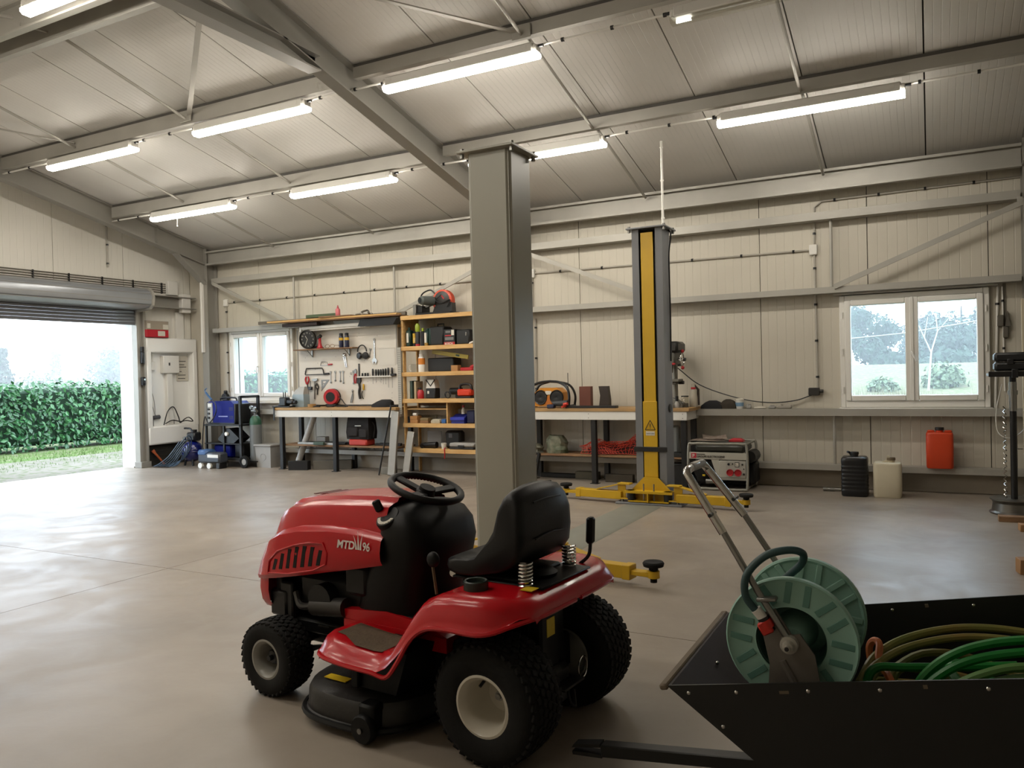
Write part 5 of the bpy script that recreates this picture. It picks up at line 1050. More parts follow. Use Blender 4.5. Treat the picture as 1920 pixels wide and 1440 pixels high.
# top shelf row
t = thing('oil_bottle', 'tall dark green oil bottle with white label at the left of the top shelf', 'bottle', (-6.645, 9.43, Z5)); part('body', MB().box(-.038, .038, -.06, .06, 0, .24, .014).cyl((0, -.02, .24), (0, -.02, .28), .018, n=12), OILG, t); part('label', MB().box(-.022, .012, -.0615, -.059, .06, .2), PAPER, t)
t = thing('thin_can', 'slim can with a yellow label beside the first oil bottle', 'can', (-6.56, 9.42, Z5)); part('body', MB().lathe([(0, 0), (.027, 0), (.027, .19), (.015, .2), (.015, .22), (0, .22)], n=16), CASEB, t); part('label', MB().lathe([(.0275, .05), (.0275, .19)], n=16), TY, t)
t = thing('aerosol', 'lime and black aerosol can with a red base band on the top shelf', 'spray can', (-6.485, 9.39, Z5)); part('body', MB().lathe([(0, 0), (.034, 0), (.034, .2), (.03, .21)], n=18), CASEB, t); part('cap', MB().lathe([(.031, .21), (.038, .23), (.036, .3), (.02, .33), (0, .335)], n=16), mat('lime', '8a9a2a', .4), t); part('base_band', MB().lathe([(.0345, .0), (.0345, .035)], n=18), TR, t)
text('MO', .04, PAPER, t, (-.02, -.0348, .06), (PI/2, -PI/2, 0))
t = thing('black_can', 'black can with a lime cap right of the lime aerosol', 'spray can', (-6.41, 9.41, Z5)); part('body', MB().lathe([(0, 0), (.033, 0), (.033, .2), (.02, .215), (0, .22)], n=18), CASEB, t); part('cap', MB().lathe([(.018, .215), (.018, .26), (0, .262)], n=12), mat('lime', '8a9a2a'), t)
t = thing('oil_bottle', 'second dark oil bottle with white label behind the yellow box', 'bottle', (-6.335, 9.44, Z5)); part('body', MB().box(-.035, .035, -.06, .06, 0, .22, .014).cyl((0, -.02, .22), (0, -.02, .25), .018, n=12), OILG, t); part('label', MB().box(-.03, .005, -.0615, -.059, .01, .19), PAPER, t)
bx('yellow_box', 'tiny mustard yellow box at the front of the top shelf', 'box', -6.315, 9.352, Z5, .05, .03, .045, mat('mustard', '8a6a1c', .5))
t = thing('tool_case', 'tall black moulded case standing upright on the top shelf', 'case', (-6.16, 9.5, Z5)); part('shell', MB().box(-.12, .12, -.13, .13, 0, .27, .02), CASEB, t); part('edge', MB().box(-.122, -.09, -.134, -.12, .02, .25, .005), OILG, t); part('handle', MB().tube([(-.05, -.0, .27), (-.05, 0, .31), (.05, 0, .31), (.05, 0, .27)], .01, 8), BLK, t)
t = thing('drill_box', 'black box with a red lettered band and white label on the top shelf', 'box', (-5.94, 9.47, Z5)); part('carton', MB().box(-.09, .09, -.1, .1, 0, .22, .004), CASEB, t); part('red_band', MB().box(-.09, .09, -.1015, -.1, .0, .042), TR, t); part('label', MB().box(.035, .08, -.1015, -.1, .135, .21), PAPER, t); part('print', MB().box(-.06, .02, -.1012, -.1, .17, .2), mat('print_grey', '6a6a6a', .6), t); part('print', MB().box(-.07, .07, -.1012, -.1, .07, .11), mat('print_grey', '6a6a6a'), t); part('red_print', MB().box(-.07, .03, -.1012, -.1, .125, .14), TR, t)
text('BOSCH', .04, PAPER, t, (-.075, -.1025, .007), (PI/2, 0, 0), bold=.0008)
t = thing('black_case', 'low black plastic case with clasp right of the lettered box', 'case', (-5.73, 9.5, Z5)); part('shell', MB().box(-.11, .11, -.12, .12, 0, .21, .018), CASEB, t); part('clasp', MB().box(.05, .07, -.13, -.118, .12, .17, .003), STEEL, t)
t = solid('nailer', MB().prism([(-.12, 0), (.12, .07), (.12, .09), (-.12, .02)], 'y', -.03, .03), PVC, 'white bladed tool leaning at the right of the top shelf', 'tool', (-5.53, 9.42, Z5)); part('grip', MB().tube(cv([(-.04, .05, .04), (.04, .05, .1), (.14, .05, .1)], 4), .02, 8), BLK, t)
# second row
t = thing('foam_can', 'white and orange spray foam can on the second shelf', 'spray can', (-6.45, 9.42, Z4)); part('body', MB().lathe([(0, 0), (.048, 0), (.05, .01), (.05, .2), (.04, .22), (0, .225)], n=20), PVC, t); part('band', MB().lathe([(.0505, .11), (.0505, .2)], n=20), mat('foam_orange', 'c87a2c', .45), t); part('cap', MB().lathe([(.035, .22), (.035, .26), (0, .262)], n=16), PVC, t)
t = thing('measuring_jug', 'clear plastic measuring jug left of the foam can', 'jug', (-6.57, 9.41, Z4)); part('jug', MB().lathe([(.045, 0), (.055, .12)], n=20), glass('clear_plastic', (.85, .85, .82, 1), .12, .2), t); part('handle', MB().tube(cv([(-.05, 0, .11), (-.09, 0, .09), (-.08, 0, .03), (-.045, 0, .02)], 4), .006, 6), PVC, t)
bx('dark_case', 'long black case lying deep in the second shelf', 'case', -6.15, 9.56, Z4, .44, .22, .2, CASEB, .015)
t = solid('yellow_level', MB().box(-.3, .3, -.012, .012, -.03, .03, .004), mat('level_olive', '8a7a30', .5), 'long mustard spirit level slung under the top shelf', 'spirit level', (-5.95, 9.40, 1.70), (0, .16, 0)); part('vial', MB().box(.1, .16, -.0135, -.011, -.01, .015), OILG, t)
bx('small_wood_box', 'small orange wooden box on the second shelf', 'box', -5.86, 9.4, Z4, .11, .09, .085, KRAFT, .003)
solid('red_tool', MB().box(-.1, .1, -.05, .05, 0, .05, .012).cyl((.05, 0, .05), (.14, 0, .08), .025, n=10), TR, 'red and black tool right of the small wooden box', 'tool', (-5.68, 9.42, Z4))
solid('red_bottle', MB().lathe([(0, 0), (.04, 0), (.04, .1), (.015, .13), (0, .14)], n=14), TR, 'short red bottle near the lift post on the second shelf', 'bottle', (-5.5, 9.42, Z4))
# third row
for k, (x, m, h, l) in enumerate(((-6.645, mat('book_cream', 'b8b4a6', .6), .26, 'cream book, leftmost on the third shelf'), (-6.6, mat('book_green', '32423a', .6), .26, 'dark green book second from left on the third shelf'), (-6.535, mat('book_beige', 'a89678', .6), .25, 'beige book third from left on the third shelf'))):
    bx('book', l, 'book', x, 9.45, Z3, .036, .18, h, m, .003, 0, 'books on the third shelf')
t = thing('red_extinguisher', 'small red canister with black nozzle in front of the books', 'extinguisher', (-6.465, 9.40, Z3)); part('body', MB().lathe([(0, 0), (.045, 0), (.048, .01), (.048, .1), (.03, .125), (0, .13)], n=18), TR, t); part('nozzle', MB().cyl((0, 0, .13), (0, 0, .16), .014, n=10).cyl((0, 0, .155), (-.06, 0, .15), .008, n=8), BLK, t)
bx('white_pack', 'white folded pack standing behind the red canister', 'box', -6.46, 9.6, Z3, .09, .1, .27, PAPER, .004)
t = thing('charger', 'black charger with a white front panel on the third shelf', 'charger', (-6.3, 9.47, Z3)); part('body', MB().box(-.08, .08, -.07, .07, 0, .15, .012), CASEB, t); part('top', MB().prism([(-.08, .15), (.08, .15), (.05, .27), (-.05, .27)], 'y', -.06, .06), PVC, t); part('strap', MB().tube([(-.075, -.062, .27), (0, -.064, .18), (.075, -.062, .27)], .008, 6), BLK, t); part('indicator', MB().box(-.05, -.02, -.073, -.07, .07, .11), PAPER, t)
solid('coiled_lead', MB().tube([(.05*math.cos(a*.5)*(1-a*.01), .02*math.sin(a*.3), .05+.045*math.sin(a*.5)) for a in range(26)], .006, 6), BLK, 'small coil of black lead in the middle of the third shelf', 'cable', (-6.02, 9.42, Z3))
t = thing('orange_sander', 'orange red power sander with black handle on the third shelf', 'sander', (-5.74, 9.45, Z3)); part('body', MB().box(-.11, .11, -.07, .07, .03, .13, .02), mat('sander_orange', 'c8381c', .4), t); part('handle', MB().tube(cv([(-.1, 0, .12), (-.07, 0, .19), (.07, 0, .19), (.1, 0, .12)], 4), .018, 8), BLK, t); part('base', MB().box(-.12, .12, -.075, .075, 0, .03, .005), BLK, t)
solid('dark_drill', MB().cyl((-.1, 0, .1), (.08, 0, .1), .05, n=14).box(-.02, .04, -.02, .02, 0, .09, .008), CASEB, 'dark drill lying left of the orange sander', 'drill', (-5.93, 9.52, Z3))
# fourth row: blocks and bins
for k, (x, y, z, w, h, l, m) in enumerate(((-6.57, 9.42, Z2, .13, .05, 'lower of two pine blocks stacked on the fourth shelf', KRAFT), (-6.575, 9.42, Z2+.051, .125, .05, 'upper of two pine blocks stacked on the fourth shelf', KRAFT), (-6.4, 9.43, Z2, .14, .04, 'lower dull brown block right of the pine blocks', WOODD), (-6.4, 9.43, Z2+.041, .13, .035, 'upper dull brown block right of the pine blocks', mat('block_khaki', '7a6a4a', .6)))):
    bx('wood_block', l, 'wood block', x, y, z, w, .12, h, m, .003, 0, 'wood blocks on the fourth shelf')
solid('white_roll', MB().cyl((-.03, 0, .022), (.03, 0, .022), .022, n=14), PVC, 'small white roll on top of the pine blocks', 'roll', (-6.57, 9.4, Z2+.1015))
solid('folded_cloth', MB().loft([[(x*k, y*k, z) for x, y in ((-.07, -.05), (.0, -.065), (.08, -.04), (.075, .05), (-.06, .05))] for z, k in ((0, .9), (.02, 1), (.05, .85), (.06, .5))]), mat('cloth_cream', 'b4ac98', .85, 0, .15, 20), 'folded cream cloth on the fourth shelf', 'cloth', (-6.21, 9.41, Z2))
bx('blue_box', 'small bright blue box left of the divider', 'box', -6.07, 9.40, Z2, .07, .07, .06, mat('box_blue', '2a5a9a', .45))
t = thing('parts_bin', 'open royal blue parts bin right of the divider', 'bin', (-5.83, 9.46, Z2)); part('tray', MB().prism([(-.0, 0), (.2, 0), (.2, .13), (.13, .13), (.0, .075)], 'x', -.105, .105), NAVY, t, (0, -.1, 0)); part('front_lip', MB().box(-.115, .115, -.115, -.1, .045, .09, .004), mat('bin_blue_light', '2a34a0', .4), t)
solid('red_cap_bottle', MB().lathe([(0, 0), (.028, 0), (.028, .06), (.012, .08), (.012, .1), (0, .1)], n=14), PAPER, 'white bottle lying in the blue parts bin', 'bottle', (-5.8, 9.47, Z2+.131)); part('cap', MB().lathe([(.018, .09), (.018, .12), (0, .122)], n=12), TR, bpy.data.objects['red_cap_bottle'])
bx('dark_blue_tub', 'dark blue tub standing right of the parts bin', 'tub', -5.64, 9.47, Z2, .13, .16, .18, mat('tub_navy', '10163c', .45), .015)
t = bx('ring_binder', 'leaning grey blue ring binder at the right of the fourth shelf', 'binder', -5.535, 9.47, Z2+.003, .05, .2, .26, mat('binder_blue', '3a4a6a', .5), .004, (0, .1, 0))
bx('pink_board', 'pale pink board beside the ring binder', 'board', -5.46, 9.47, Z2, .02, .18, .22, mat('board_pink', 'a8908a', .6), .002)
# fifth row (lowest)
t = thing('drill_case', 'square black drill case on the lowest shelf', 'case', (-6.0, 9.53, Z1)); part('shell', MB().box(-.13, .13, -.05, .1, 0, .25, .03), CASEB, t); part('badge', MB().box(-.06, .0, -.053, -.05, .15, .21), mat('badge_grey', '55555a', .5), t)
solid('grinder', MB().cyl((-.16, 0, .04), (.1, 0, .05), .035, .045, 14).cyl((-.13, -.05, .03), (-.13, .05, .05), .03, n=12), BLK, 'black angle grinder lying on the lowest shelf', 'grinder', (-6.33, 9.43, Z1))
t = thing('white_cup', 'small white cup with a red strap hanging off the lowest shelf', 'cup', (-6.07, 9.365, Z1)); part('cup', MB().lathe([(0, 0), (.032, 0), (.04, .085), (.036, .085), (.03, .01), (0, .01)], n=18), PAPER, t); part('strap', MB().tube(cv([(.04, -.03, .02), (.045, -.062, .0), (.05, -.062, -.06), (.045, -.062, -.13)], 4), .008, 6), TR, t)
t = thing('grey_case', 'flat pale grey tool case on the lowest shelf', 'case', (-5.77, 9.47, Z1)); part('lid', MB().box(-.2, .2, -.13, .13, .035, .09, .015), GREYP, t); part('base', MB().box(-.2, .2, -.13, .13, 0, .034, .01), CASEB, t); part('handle', MB().box(-.05, .05, -.145, -.128, .03, .06, .005), CASEB, t)
solid('dark_bag', MB().loft([[(x*k, y*k, z) for x, y in ((-.1, -.07), (.1, -.08), (.12, .06), (-.1, .07))] for z, k in ((0, 1), (.04, 1), (.08, .7))]), mat('cloth_black', '17171a'), 'crumpled black bag at the right end of the lowest shelf', 'bag', (-5.44, 9.42, Z1))
solid('grey_sheet', MB().box(-.12, .12, -.004, .004, 0, .23, .001), GREYP, 'grey sheet standing against the back of the lowest shelf', 'sheet', (-6.42, 9.66, Z1), (0, 0, 0))
# leaning metal in front of the unit
solid('perforated_strip', MB().box(-.03, .03, -.003, .003, -.48, .48, .001), GALV, 'perforated white metal strip standing on edge at the left of the shelf unit', 'metal strip', (-6.75, 9.29, 1.345), 0)
mb = MB()
for i in range(30):
    for o in (-.012, .012): mb.box(o-.006, o+.006, -.0036, -.003, -.46+i*.031, -.452+i*.031)
part('slot', mb, DARK, bpy.data.objects['perforated_strip'], kind='stuff')
solid('aluminium_plank', MB().box(-.062, .062, -.02, .02, 0, .91, .004), ALU, 'taller aluminium plank leaning on the shelf unit', 'plank', (-6.80, 9.11, .005), (-.05, .07, 0))
solid('aluminium_plank', MB().box(-.055, .055, -.02, .02, 0, .62, .004), ALU, 'shorter tilted aluminium plank leaning on the shelf unit', 'plank', (-6.60, 9.18, .008), (-.07, .13, 0))
solid('steel_rod', MB().cyl((-.02, 0, .0), (.16, .09, 1.0), .011, n=8), BLKM, 'thin dark rod leaning left of the aluminium planks', 'rod', (-6.96, 9.05, .006))
bx('concrete_block', 'small grey block on the floor left of the aluminium planks', 'block', -6.98, 9.24, 0, .14, .1, .1, mat('block_grey', '7a776f', .8, 0, .2, 10))
# ================================================================ RIGHT BENCH AND RIGHT WALL
BZ = .9505
rd = thing('site_radio', 'yellow and black site radio with roll cage on the right bench', 'radio', (-4.42, 9.44, BZ))
YEL = mat('radio_yellow', 'c8821a', .42, 0, .08, 8)
part('body', MB().prism([(-.22, .02), (.22, .02), (.2, .2), (.12, .26), (-.12, .26), (-.2, .2)], 'y', -.08, .1), YEL, rd)
for s in (-1, 1): part('speaker', MB().lathe([(0, -.085), (.03, -.095), (.08, -.09), (.092, -.1), (.1, -.08)], (s*.115, 0, .135), (0, 1, 0), 24), BLK, rd)
part('display', MB().box(-.045, .045, -.092, -.08, .17, .22, .004), PAPER, rd); part('control_panel', MB().box(-.05, .05, -.09, -.08, .03, .15, .004), mat('radio_orange', 'b0641a', .45), rd)
for s in (-1, 1):
    part('roll_bar', MB().tube(cv([(s*.29, -.1, .01), (s*.3, -.1, .16), (s*.26, -.09, .27), (s*.14, -.05, .33), (0, -.03, .345)], 5), .018, 8), BLK, rd); part('rear_bar', MB().tube(cv([(s*.28, .12, .01), (s*.29, .12, .16), (s*.22, .1, .29), (s*.05, .06, .34)], 5), .016, 8), BLK, rd)
    part('foot_bar', MB().tube([(s*.29, -.11, .02), (s*.28, .13, .02)], .018, 8), BLK, rd)
part('antenna', MB().cyl((.2, .1, .24), (.2, .1, .45), .005, n=6), BLK, rd)
dd = thing('cordless_drill', 'grey cordless drill with red trim lying before the radio', 'drill', (-4.17, 9.24, BZ)); part('body', MB().cyl((-.12, .0, .06), (.08, -.01, .065), .035, .04, 14).bar((-.02, 0, .05), (.05, .08, .025), .04, .04, .01), mat('drill_grey', '2c2f33', .5), dd); part('nose', MB().cyl((.04, -.05, .05), (.1, -.07, .06), .018, n=10).cyl((.06, -.03, .03), (.03, -.09, .02), .014, n=8), mat('drill_red', 'c83a2a', .4), dd); part('battery', MB().box(-.2, -.1, -.06, .02, 0, .05, .01), mat('drill_navy', '1c2440', .5), dd)
bx('wood_offcut', 'reddish brown wood block standing on the right bench', 'wood block', -3.95, 9.5, BZ+.0, .16, .08, .27, mat('wood_red', '6a3a2c', .55, 0, .2, 6, stretch=(1, 1, .3)), .003)
solid('moulding', MB().prism([(-.07, 0), (.07, 0), (.07, .1), (.05, .27), (-.07, .27), (-.05, .15)], 'y', -.04, .04), mat('moulding_dark', '2a201a', .5), 'dark shaped moulding block standing on the right bench', 'wood block', (-3.69, 9.5, BZ))
bx('black_slab', 'long flat black slab lying on the right bench', 'slab', -3.78, 9.26, BZ, .68, .1, .03, BLKM, .003)
# drill press
dp = thing('drill_press', 'bench drill press with red knobs at the right bench end', 'drill press', (-2.77, 9.45, BZ)); GP = mat('press_grey', '6a6860', .45, .2, .1, 8)
part('base', MB().loft([[(x*k, y*k, z) for x, y in ((-.13, -.12), (.13, -.12), (.13, .14), (-.13, .14))] for z, k in ((0, 1), (.03, 1), (.07, .55), (.1, .3))]), GP, dp)
part('column', MB().cyl((0, .06, .05), (0, .06, .62), .032, n=18), mat('press_column', '86847c', .35, .6), dp)
part('table', MB().box(-.14, .1, -.14, .06, .31, .345, .006).box(-.1, .06, -.1, .06, .28, .31, .005), GP, dp)
part('table_knob', MB().cyl((.06, .02, .3), (.12, .02, .3), .022, n=12), BLK, dp)
part('head', MB().box(-.09, .06, -.14, .12, .52, .68, .02), mat('head_grey', '55544e', .45), dp); part('belt_cover', MB().box(-.12, .1, -.16, .2, .66, .80, .03), mat('cover_black', '1d1c1a', .4), dp)
part('switch_plate', MB().box(-.055, -.005, -.168, -.16, .68, .76, .01).box(-.055, -.005, -.148, -.14, .56, .67, .006), PVC, dp); part('switch', MB().box(-.04, -.02, -.172, -.165, .7, .74).box(-.045, -.015, -.152, -.147, .58, .65), BLK, dp)
part('red_trim', MB().box(-.05, .06, -.145, -.1, .515, .54, .006), TR, dp); part('quill', MB().cyl((-.02, -.08, .42), (-.02, -.08, .53), .035, .045, 16), GP, dp); part('chuck', MB().cyl((-.02, -.08, .36), (-.02, -.08, .42), .016, .024, 12).cyl((-.02, -.08, .345), (-.02, -.08, .37), .006, n=8), STEEL, dp)
part('feed_wheel', MB().tube([(.12, -.04+.075*math.cos(a), .58+.08*math.sin(a)) for a in [2*PI*i/26 for i in range(26)]], .008, 8, True).cyl((.04, -.04, .58), (.14, -.04, .58), .016, n=12), CHROME, dp)
for a in (PI/2, -PI/2): part('red_knob', MB().ball((.125, -.04, .58+.1*math.sin(a)), .022, 12, 8), TR, dp)
part('hub_knob', MB().cyl((.14, -.04, .58), (.165, -.04, .58), .02, n=12), BLK, dp); part('motor', MB().cyl((-.03, .18, .5), (-.03, .18, .68), .075, n=18), BLK, dp)
part('power_cord', MB().tube(cv([(.02, .1, .48), (.28, .18, .26), (.7, .26, .1), (1.05, .3, .04), (1.35, .31, .06), (1.56, .32, .13)], 6), .007, 6), BLK, dp)
sk = thing('wall_socket', 'dark surface mounted wall socket where the drill press cord ends', 'socket', (-1.2, YB-.001, 1.12)); part('body', MB().box(-.06, .06, -.06, 0, -.05, .04, .008), mat('socket_dark', '2c2a28', .5), sk); part('side_plug', MB().cyl((.06, -.03, 0), (.1, -.03, 0), .02, n=10), mat('socket_dark', '2c2a28'), sk)
solid('spray_bottle', MB().lathe([(0, 0), (.048, 0), (.052, .02), (.05, .12), (.035, .2), (.024, .23), (.024, .28), (0, .285)], n=18), mat('bottle_white', 'b8b0a0', .5, 0, .1, 10), 'white tapered bottle with dark trigger at the end of the right bench', 'bottle', (-2.56, 9.55, BZ)); part('collar', MB().lathe([(.027, .205), (.03, .21), (.03, .235), (.026, .24)], n=14), TR, bpy.data.objects['spray_bottle']); part('trigger', MB().bar((.0, .0, .28), (.06, .03, .2), .03, .025, .006).cyl((.05, .04, .22), (.05, .04, .02), .016, n=8), mat('dark_trim', '3a302a', .6), bpy.data.objects['spray_bottle'])
t = thing('glass_jar', 'clear glass jar with black lid beside the drill press', 'jar', (-2.63, 9.42, BZ)); part('jar', MB().lathe([(0, 0), (.045, 0), (.047, .12), (.04, .13)], n=20), glass('jar_glass', (.86, .84, .78, 1), .15, .05), t); part('lid', MB().cyl((0, 0, .128), (0, 0, .14), .046, n=18), BLK, t); part('contents', MB().cyl((0, 0, .003), (0, 0, .05), .04, n=16), mat('jar_fill', '4a4238', .8), t)
t = thing('oil_can', 'small black capped oil can left of the glass jar', 'can', (-2.70, 9.32, BZ)); part('body', MB().lathe([(0, 0), (.03, 0), (.03, .05), (.012, .08), (0, .08)], n=14), GREYP, t); part('cap', MB().cyl((0, 0, .08), (0, 0, .14), .02, n=12).cyl((0, 0, .11), (-.07, 0, .12), .005, n=6), BLK, t)
bx('red_box', 'flat red and white box at the foot of the drill press', 'box', -2.86, 9.27, BZ, .12, .06, .045, TR); bx('white_label_box', 'small white box right of the flat red box', 'box', -2.765, 9.26, BZ, .06, .06, .05, PAPER)
# clutter on the sill rail right of the bench
SZ = .9205
solid('black_bag', MB().loft([[(x*k, y*k, z) for x, y in ((-.14, -.06), (.12, -.06), (.14, .05), (-.12, .06))] for z, k in ((0, 1), (.04, .95), (.08, .6), (.1, .3))]), mat('cloth_black', '17171a'), 'black cloth bundle on the sill rail beside the bench', 'bag', (-2.36, 9.7, SZ))
solid('camo_bag', MB().loft([[(x*k, y*k, z) for x, y in ((-.1, -.06), (.1, -.06), (.12, .05), (-.1, .06))] for z, k in ((0, 1), (.05, .95), (.1, .5), (.115, .2))]), mat('bundle_brown', '3a3228', .85, 0, .4, 20), 'dark brown rag bundle on the sill rail left of the white tub', 'bag', (-2.18, 9.71, SZ))
t = thing('white_tub', 'small white plastic tub with red lid on the sill rail', 'tub', (-2.04, 9.7, SZ)); part('tub', MB().lathe([(0, 0), (.042, 0), (.05, .1), (0, .1)], n=18), PVC, t); part('lid', MB().lathe([(.052, .1), (.052, .112), (.03, .125), (0, .126)], n=18), PAPER, t); part('label', MB().lathe([(.0475, .03), (.0505, .075)], n=18), mat('label_blue', '7a9ab8', .5), t)
for k, (x, l, h, m, lb) in enumerate(((-1.93, .03, .04, GREYP, 'small grey fitting just right of the white tub'), (-1.8, .07, .02, PAPER, 'flat pale packet on the sill rail'), (-1.66, .04, .03, GREYP, 'grey plug on the sill rail right of the packet'), (-1.52, .08, .045, mat('fitting_pale', 'a09a90', .6), 'pale crumpled wrapper on the sill rail'))):
    solid('small_fitting', MB().box(-l, l, -.03, .03, 0, h, .01).cyl((-l*.5, -.02, h), (l*.4, .02, h), h*.4, n=8), m, lb, 'fitting', (x, 9.70, SZ))
# below the right bench
UZ_ = .3555
def crumple(n, l, x, y, z, w, d, h, m, seed):
    q = random.Random(seed); rings = []
    for k in range(6):
        s = math.sin(PI*(k+.7)/6.6)**.5 if k > 2 else 1-.04*k
        rings.append([(w*s*math.cos(a)*q.uniform(.75, 1.1), d*s*math.sin(a)*q.uniform(.8, 1.1), h*k/5*q.uniform(.93, 1.0)) for a in [2*PI*i/14 for i in range(14)]])
    return solid(n, MB().loft(rings), m, l, 'bag', (x, y, z), 0, None, 20)
crumple('plastic_bag', 'crumpled grey plastic bag left on the shelf under the right bench', -4.66, 9.42, UZ_, .12, .1, .12, mat('bag_grey', '7a7868', .5, 0, .3, 14, col2='4a4a40'), 2)
crumple('compost_bag', 'crumpled white and green plastic bag under the right bench', -4.36, 9.45, UZ_, .16, .12, .24, mat('bag_green', '8a8876', .5, 0, .3, 9, col2='44523c'), 6)
# orange safety net: a heap of mesh strands
q = random.Random(4); mb = MB()
def netp(u, v): 
    x = -.48+.98*u; hmax = .11+.17*u+.04*math.sin(9*u); a = PI*v
    return Vector((x+.03*math.sin(14*v+6*u), -.02-.13*math.cos(a)*(.7+.3*math.sin(7*u)), .012+max(0.0, math.sin(a))*hmax*(.9+.1*math.sin(20*u+9*v))))
for k in range(2):
    for i in range(24): mb.tube([netp((i+.5*k)/24+.012*math.sin(5*j+i), j/16)*(1-.25*k)+Vector((0, 0, .012*k)) for j in range(17)], .0026, 4, cap=False)
    for j in range(12): mb.tube([netp(i/30, (j+.3*k)/12+.01*math.sin(3*i+j))*(1-.25*k)+Vector((0, 0, .012*k)) for i in range(31)], .0026, 4, cap=False)
nt_ = solid('safety_net', MB().loft([[tuple(netp(u, v)*.8) for v in (0, .15, .3, .5, .7, .85, 1)] for u in (0, .1, .3, .5, .7, .9, 1)]), mat('net_core', '38140f', .9), 'heap of orange plastic safety netting on the shelf under the right bench', 'net', (-3.5, 9.46, UZ_))
part('mesh', mb, mat('net_orange', 'c8402a', .45), nt_, kind='stuff', ang=0)
crumple('dark_sack', 'dark olive sack behind the far lift post on the lower shelf', -2.86, 9.34, UZ_, .1, .08, .1, mat('sack_dark', '26281e', .8, 0, .2, 14), 11)
bx('grey_canister', 'pale grey canister standing behind the far lift post under the bench', 'canister', -2.84, 9.6, UZ_, .16, .12, .36, mat('canister_pale', '9aa0a2', .4), .02); bx('black_folder', 'flat black boxes on the right end of the lower bench shelf', 'box', -2.72, 9.4, UZ_, .15, .2, .05, CASEB)
bk = thing('black_bin', 'black plastic tub on the floor under the right bench end', 'bin', (-2.74, 9.42, 0)); part('tub', MB().loft([[(x*k, y*k, z) for x, y in ((-.11, -.12), (.11, -.12), (.11, .12), (-.11, .12))] for z, k in ((0, .88), (.27, 1))]), BLK, bk); part('rim', MB().box(-.115, .115, -.125, .125, .255, .275, .006), BLK, bk)
cj = thing('paddock_stand', 'black steel bike stand with yellow stripe on the floor by the grey lift post', 'stand', (-4.5, 9.1, 0))
part('frame', MB().bar((-.2, -.16, .02), (-.2, .1, .02), .04, .035, .004).bar((-.1, -.2, .02), (.2, .02, .02), .05, .035, .004).bar((-.22, .05, .03), (-.02, -.02, .12), .04, .04, .004).bar((-.02, -.02, .02), (.0, .0, .2), .05, .05, .005), BLKM, cj); part('upright', MB().bar((-.01, 0, .1), (.05, 0, .38), .035, .05, .005).bar((.05, 0, .38), (-.16, 0, .36), .03, .03, .005), BLKM, cj); part('yellow_stripe', MB().bar((.0, -.02, .17), (.02, -.02, .26), .004, .02), YP, cj)
for x, y, z in ((-.12, -.05, .1), (-.02, -.08, .13), (.03, -.07, .06)): part('bolt', MB().cyl((x, y+.1, z), (x, y, z), .011, n=8), CHROME, cj)
bx('floor_block', 'pale concrete block at the back of the floor under the right bench', 'block', -4.0, 9.62, 0, .32, .1, .1, mat('block_dark', '5a5648', .8, 0, .2, 8)); bx('floor_block', 'brown timber block in front on the floor under the right bench', 'block', -3.5, 9.47, 0, .36, .1, .1, mat('block_brown', '4a4338', .8, 0, .2, 8), .006, .05)
solid('foam_bar', MB().box(-.3, .3, -.04, .04, 0, .06, .01), BLKM, 'long black bar along the wall under the right bench', 'bar', (-4.4, 9.66, 0))
# generator
gn = thing('generator', 'white framed petrol generator with red sockets under the sill rail', 'generator', (-2.19, 9.42, 0))
GF = mat('gen_frame', '98968c', .4, .2, .1, 8); GW = mat('gen_white', 'b4b0a4', .45, 0, .06, 8)
hw, hd, HH = .335, .27, .56
def loop(y): return cv([(-hw+.05, y, .02), (-hw, y, .07), (-hw, y, HH-.07), (-hw+.06, y, HH-.02), (0, y, HH-.02), (hw-.06, y, HH-.02), (hw, y, HH-.07), (hw, y, .07), (hw-.05, y, .02), (0, y, .02)], 4)
for y in (-hd, hd): part('frame_loop', MB().tube(loop(y)[:-1], .015, 8, closed=True), GF, gn)
for x in (-hw+.03, hw-.03):
    for z in (.02, HH-.03): part('cross_tube', MB().cyl((x, -hd, z), (x, hd, z), .013, n=8), GF, gn)
part('fuel_tank', MB().box(-.28, .3, -.22, .22, .43, .53, .03), mat('tank_dark', '3a3a34', .35), gn); part('front_band', MB().box(-hw, hw, -hd-.008, -hd+.008, .36, .44, .003), GW, gn)
lg = part('logo_square', MB().box(-.30, -.24, -hd-.0105, -hd-.008, .372, .43), mat('logo_red', 'b0283a', .5), gn); text('P', .055, PAPER, lg, (-.288, -hd-.012, .381), (PI/2, 0, 0), bold=.001)
text('GROUPE ELECTROGENE', .036, BLK, gn, (-.235, -hd-.0095, .378), (PI/2, 0, 0), sx=.82, bold=.0006)
text('SECURITE POWER', .014, BLK, gn, (-.235, -hd-.0095, .414), (PI/2, 0, 0)) if False else part('small_print', MB().box(-.235, -.14, -hd-.0095, -hd-.008, .413, .421), BLK, gn)
part('support_plate', MB().prism([(-.07, .36), (.02, .36), (.02, .14), (-.0, .14)], 'y', -hd-.004, -hd+.004), GW, gn)
pn = part('socket_panel', MB().box(.02, .32, -hd-.008, -hd+.05, .155, .35, .006), GW, gn)
part('panel_frame', MB().box(.1, .32, -hd-.0095, -hd-.008, .165, .345), mat('panel_grey', 'a8a59c', .5), pn)
for x in (.145, .235): 
    sk_ = part('red_socket', MB().lathe([(0, -.004), (.03, -.004), (.036, -.012), (.04, -.012), (.04, .0)], (x, -hd-.009, .215), (0, 1, 0), 20), TR, pn)
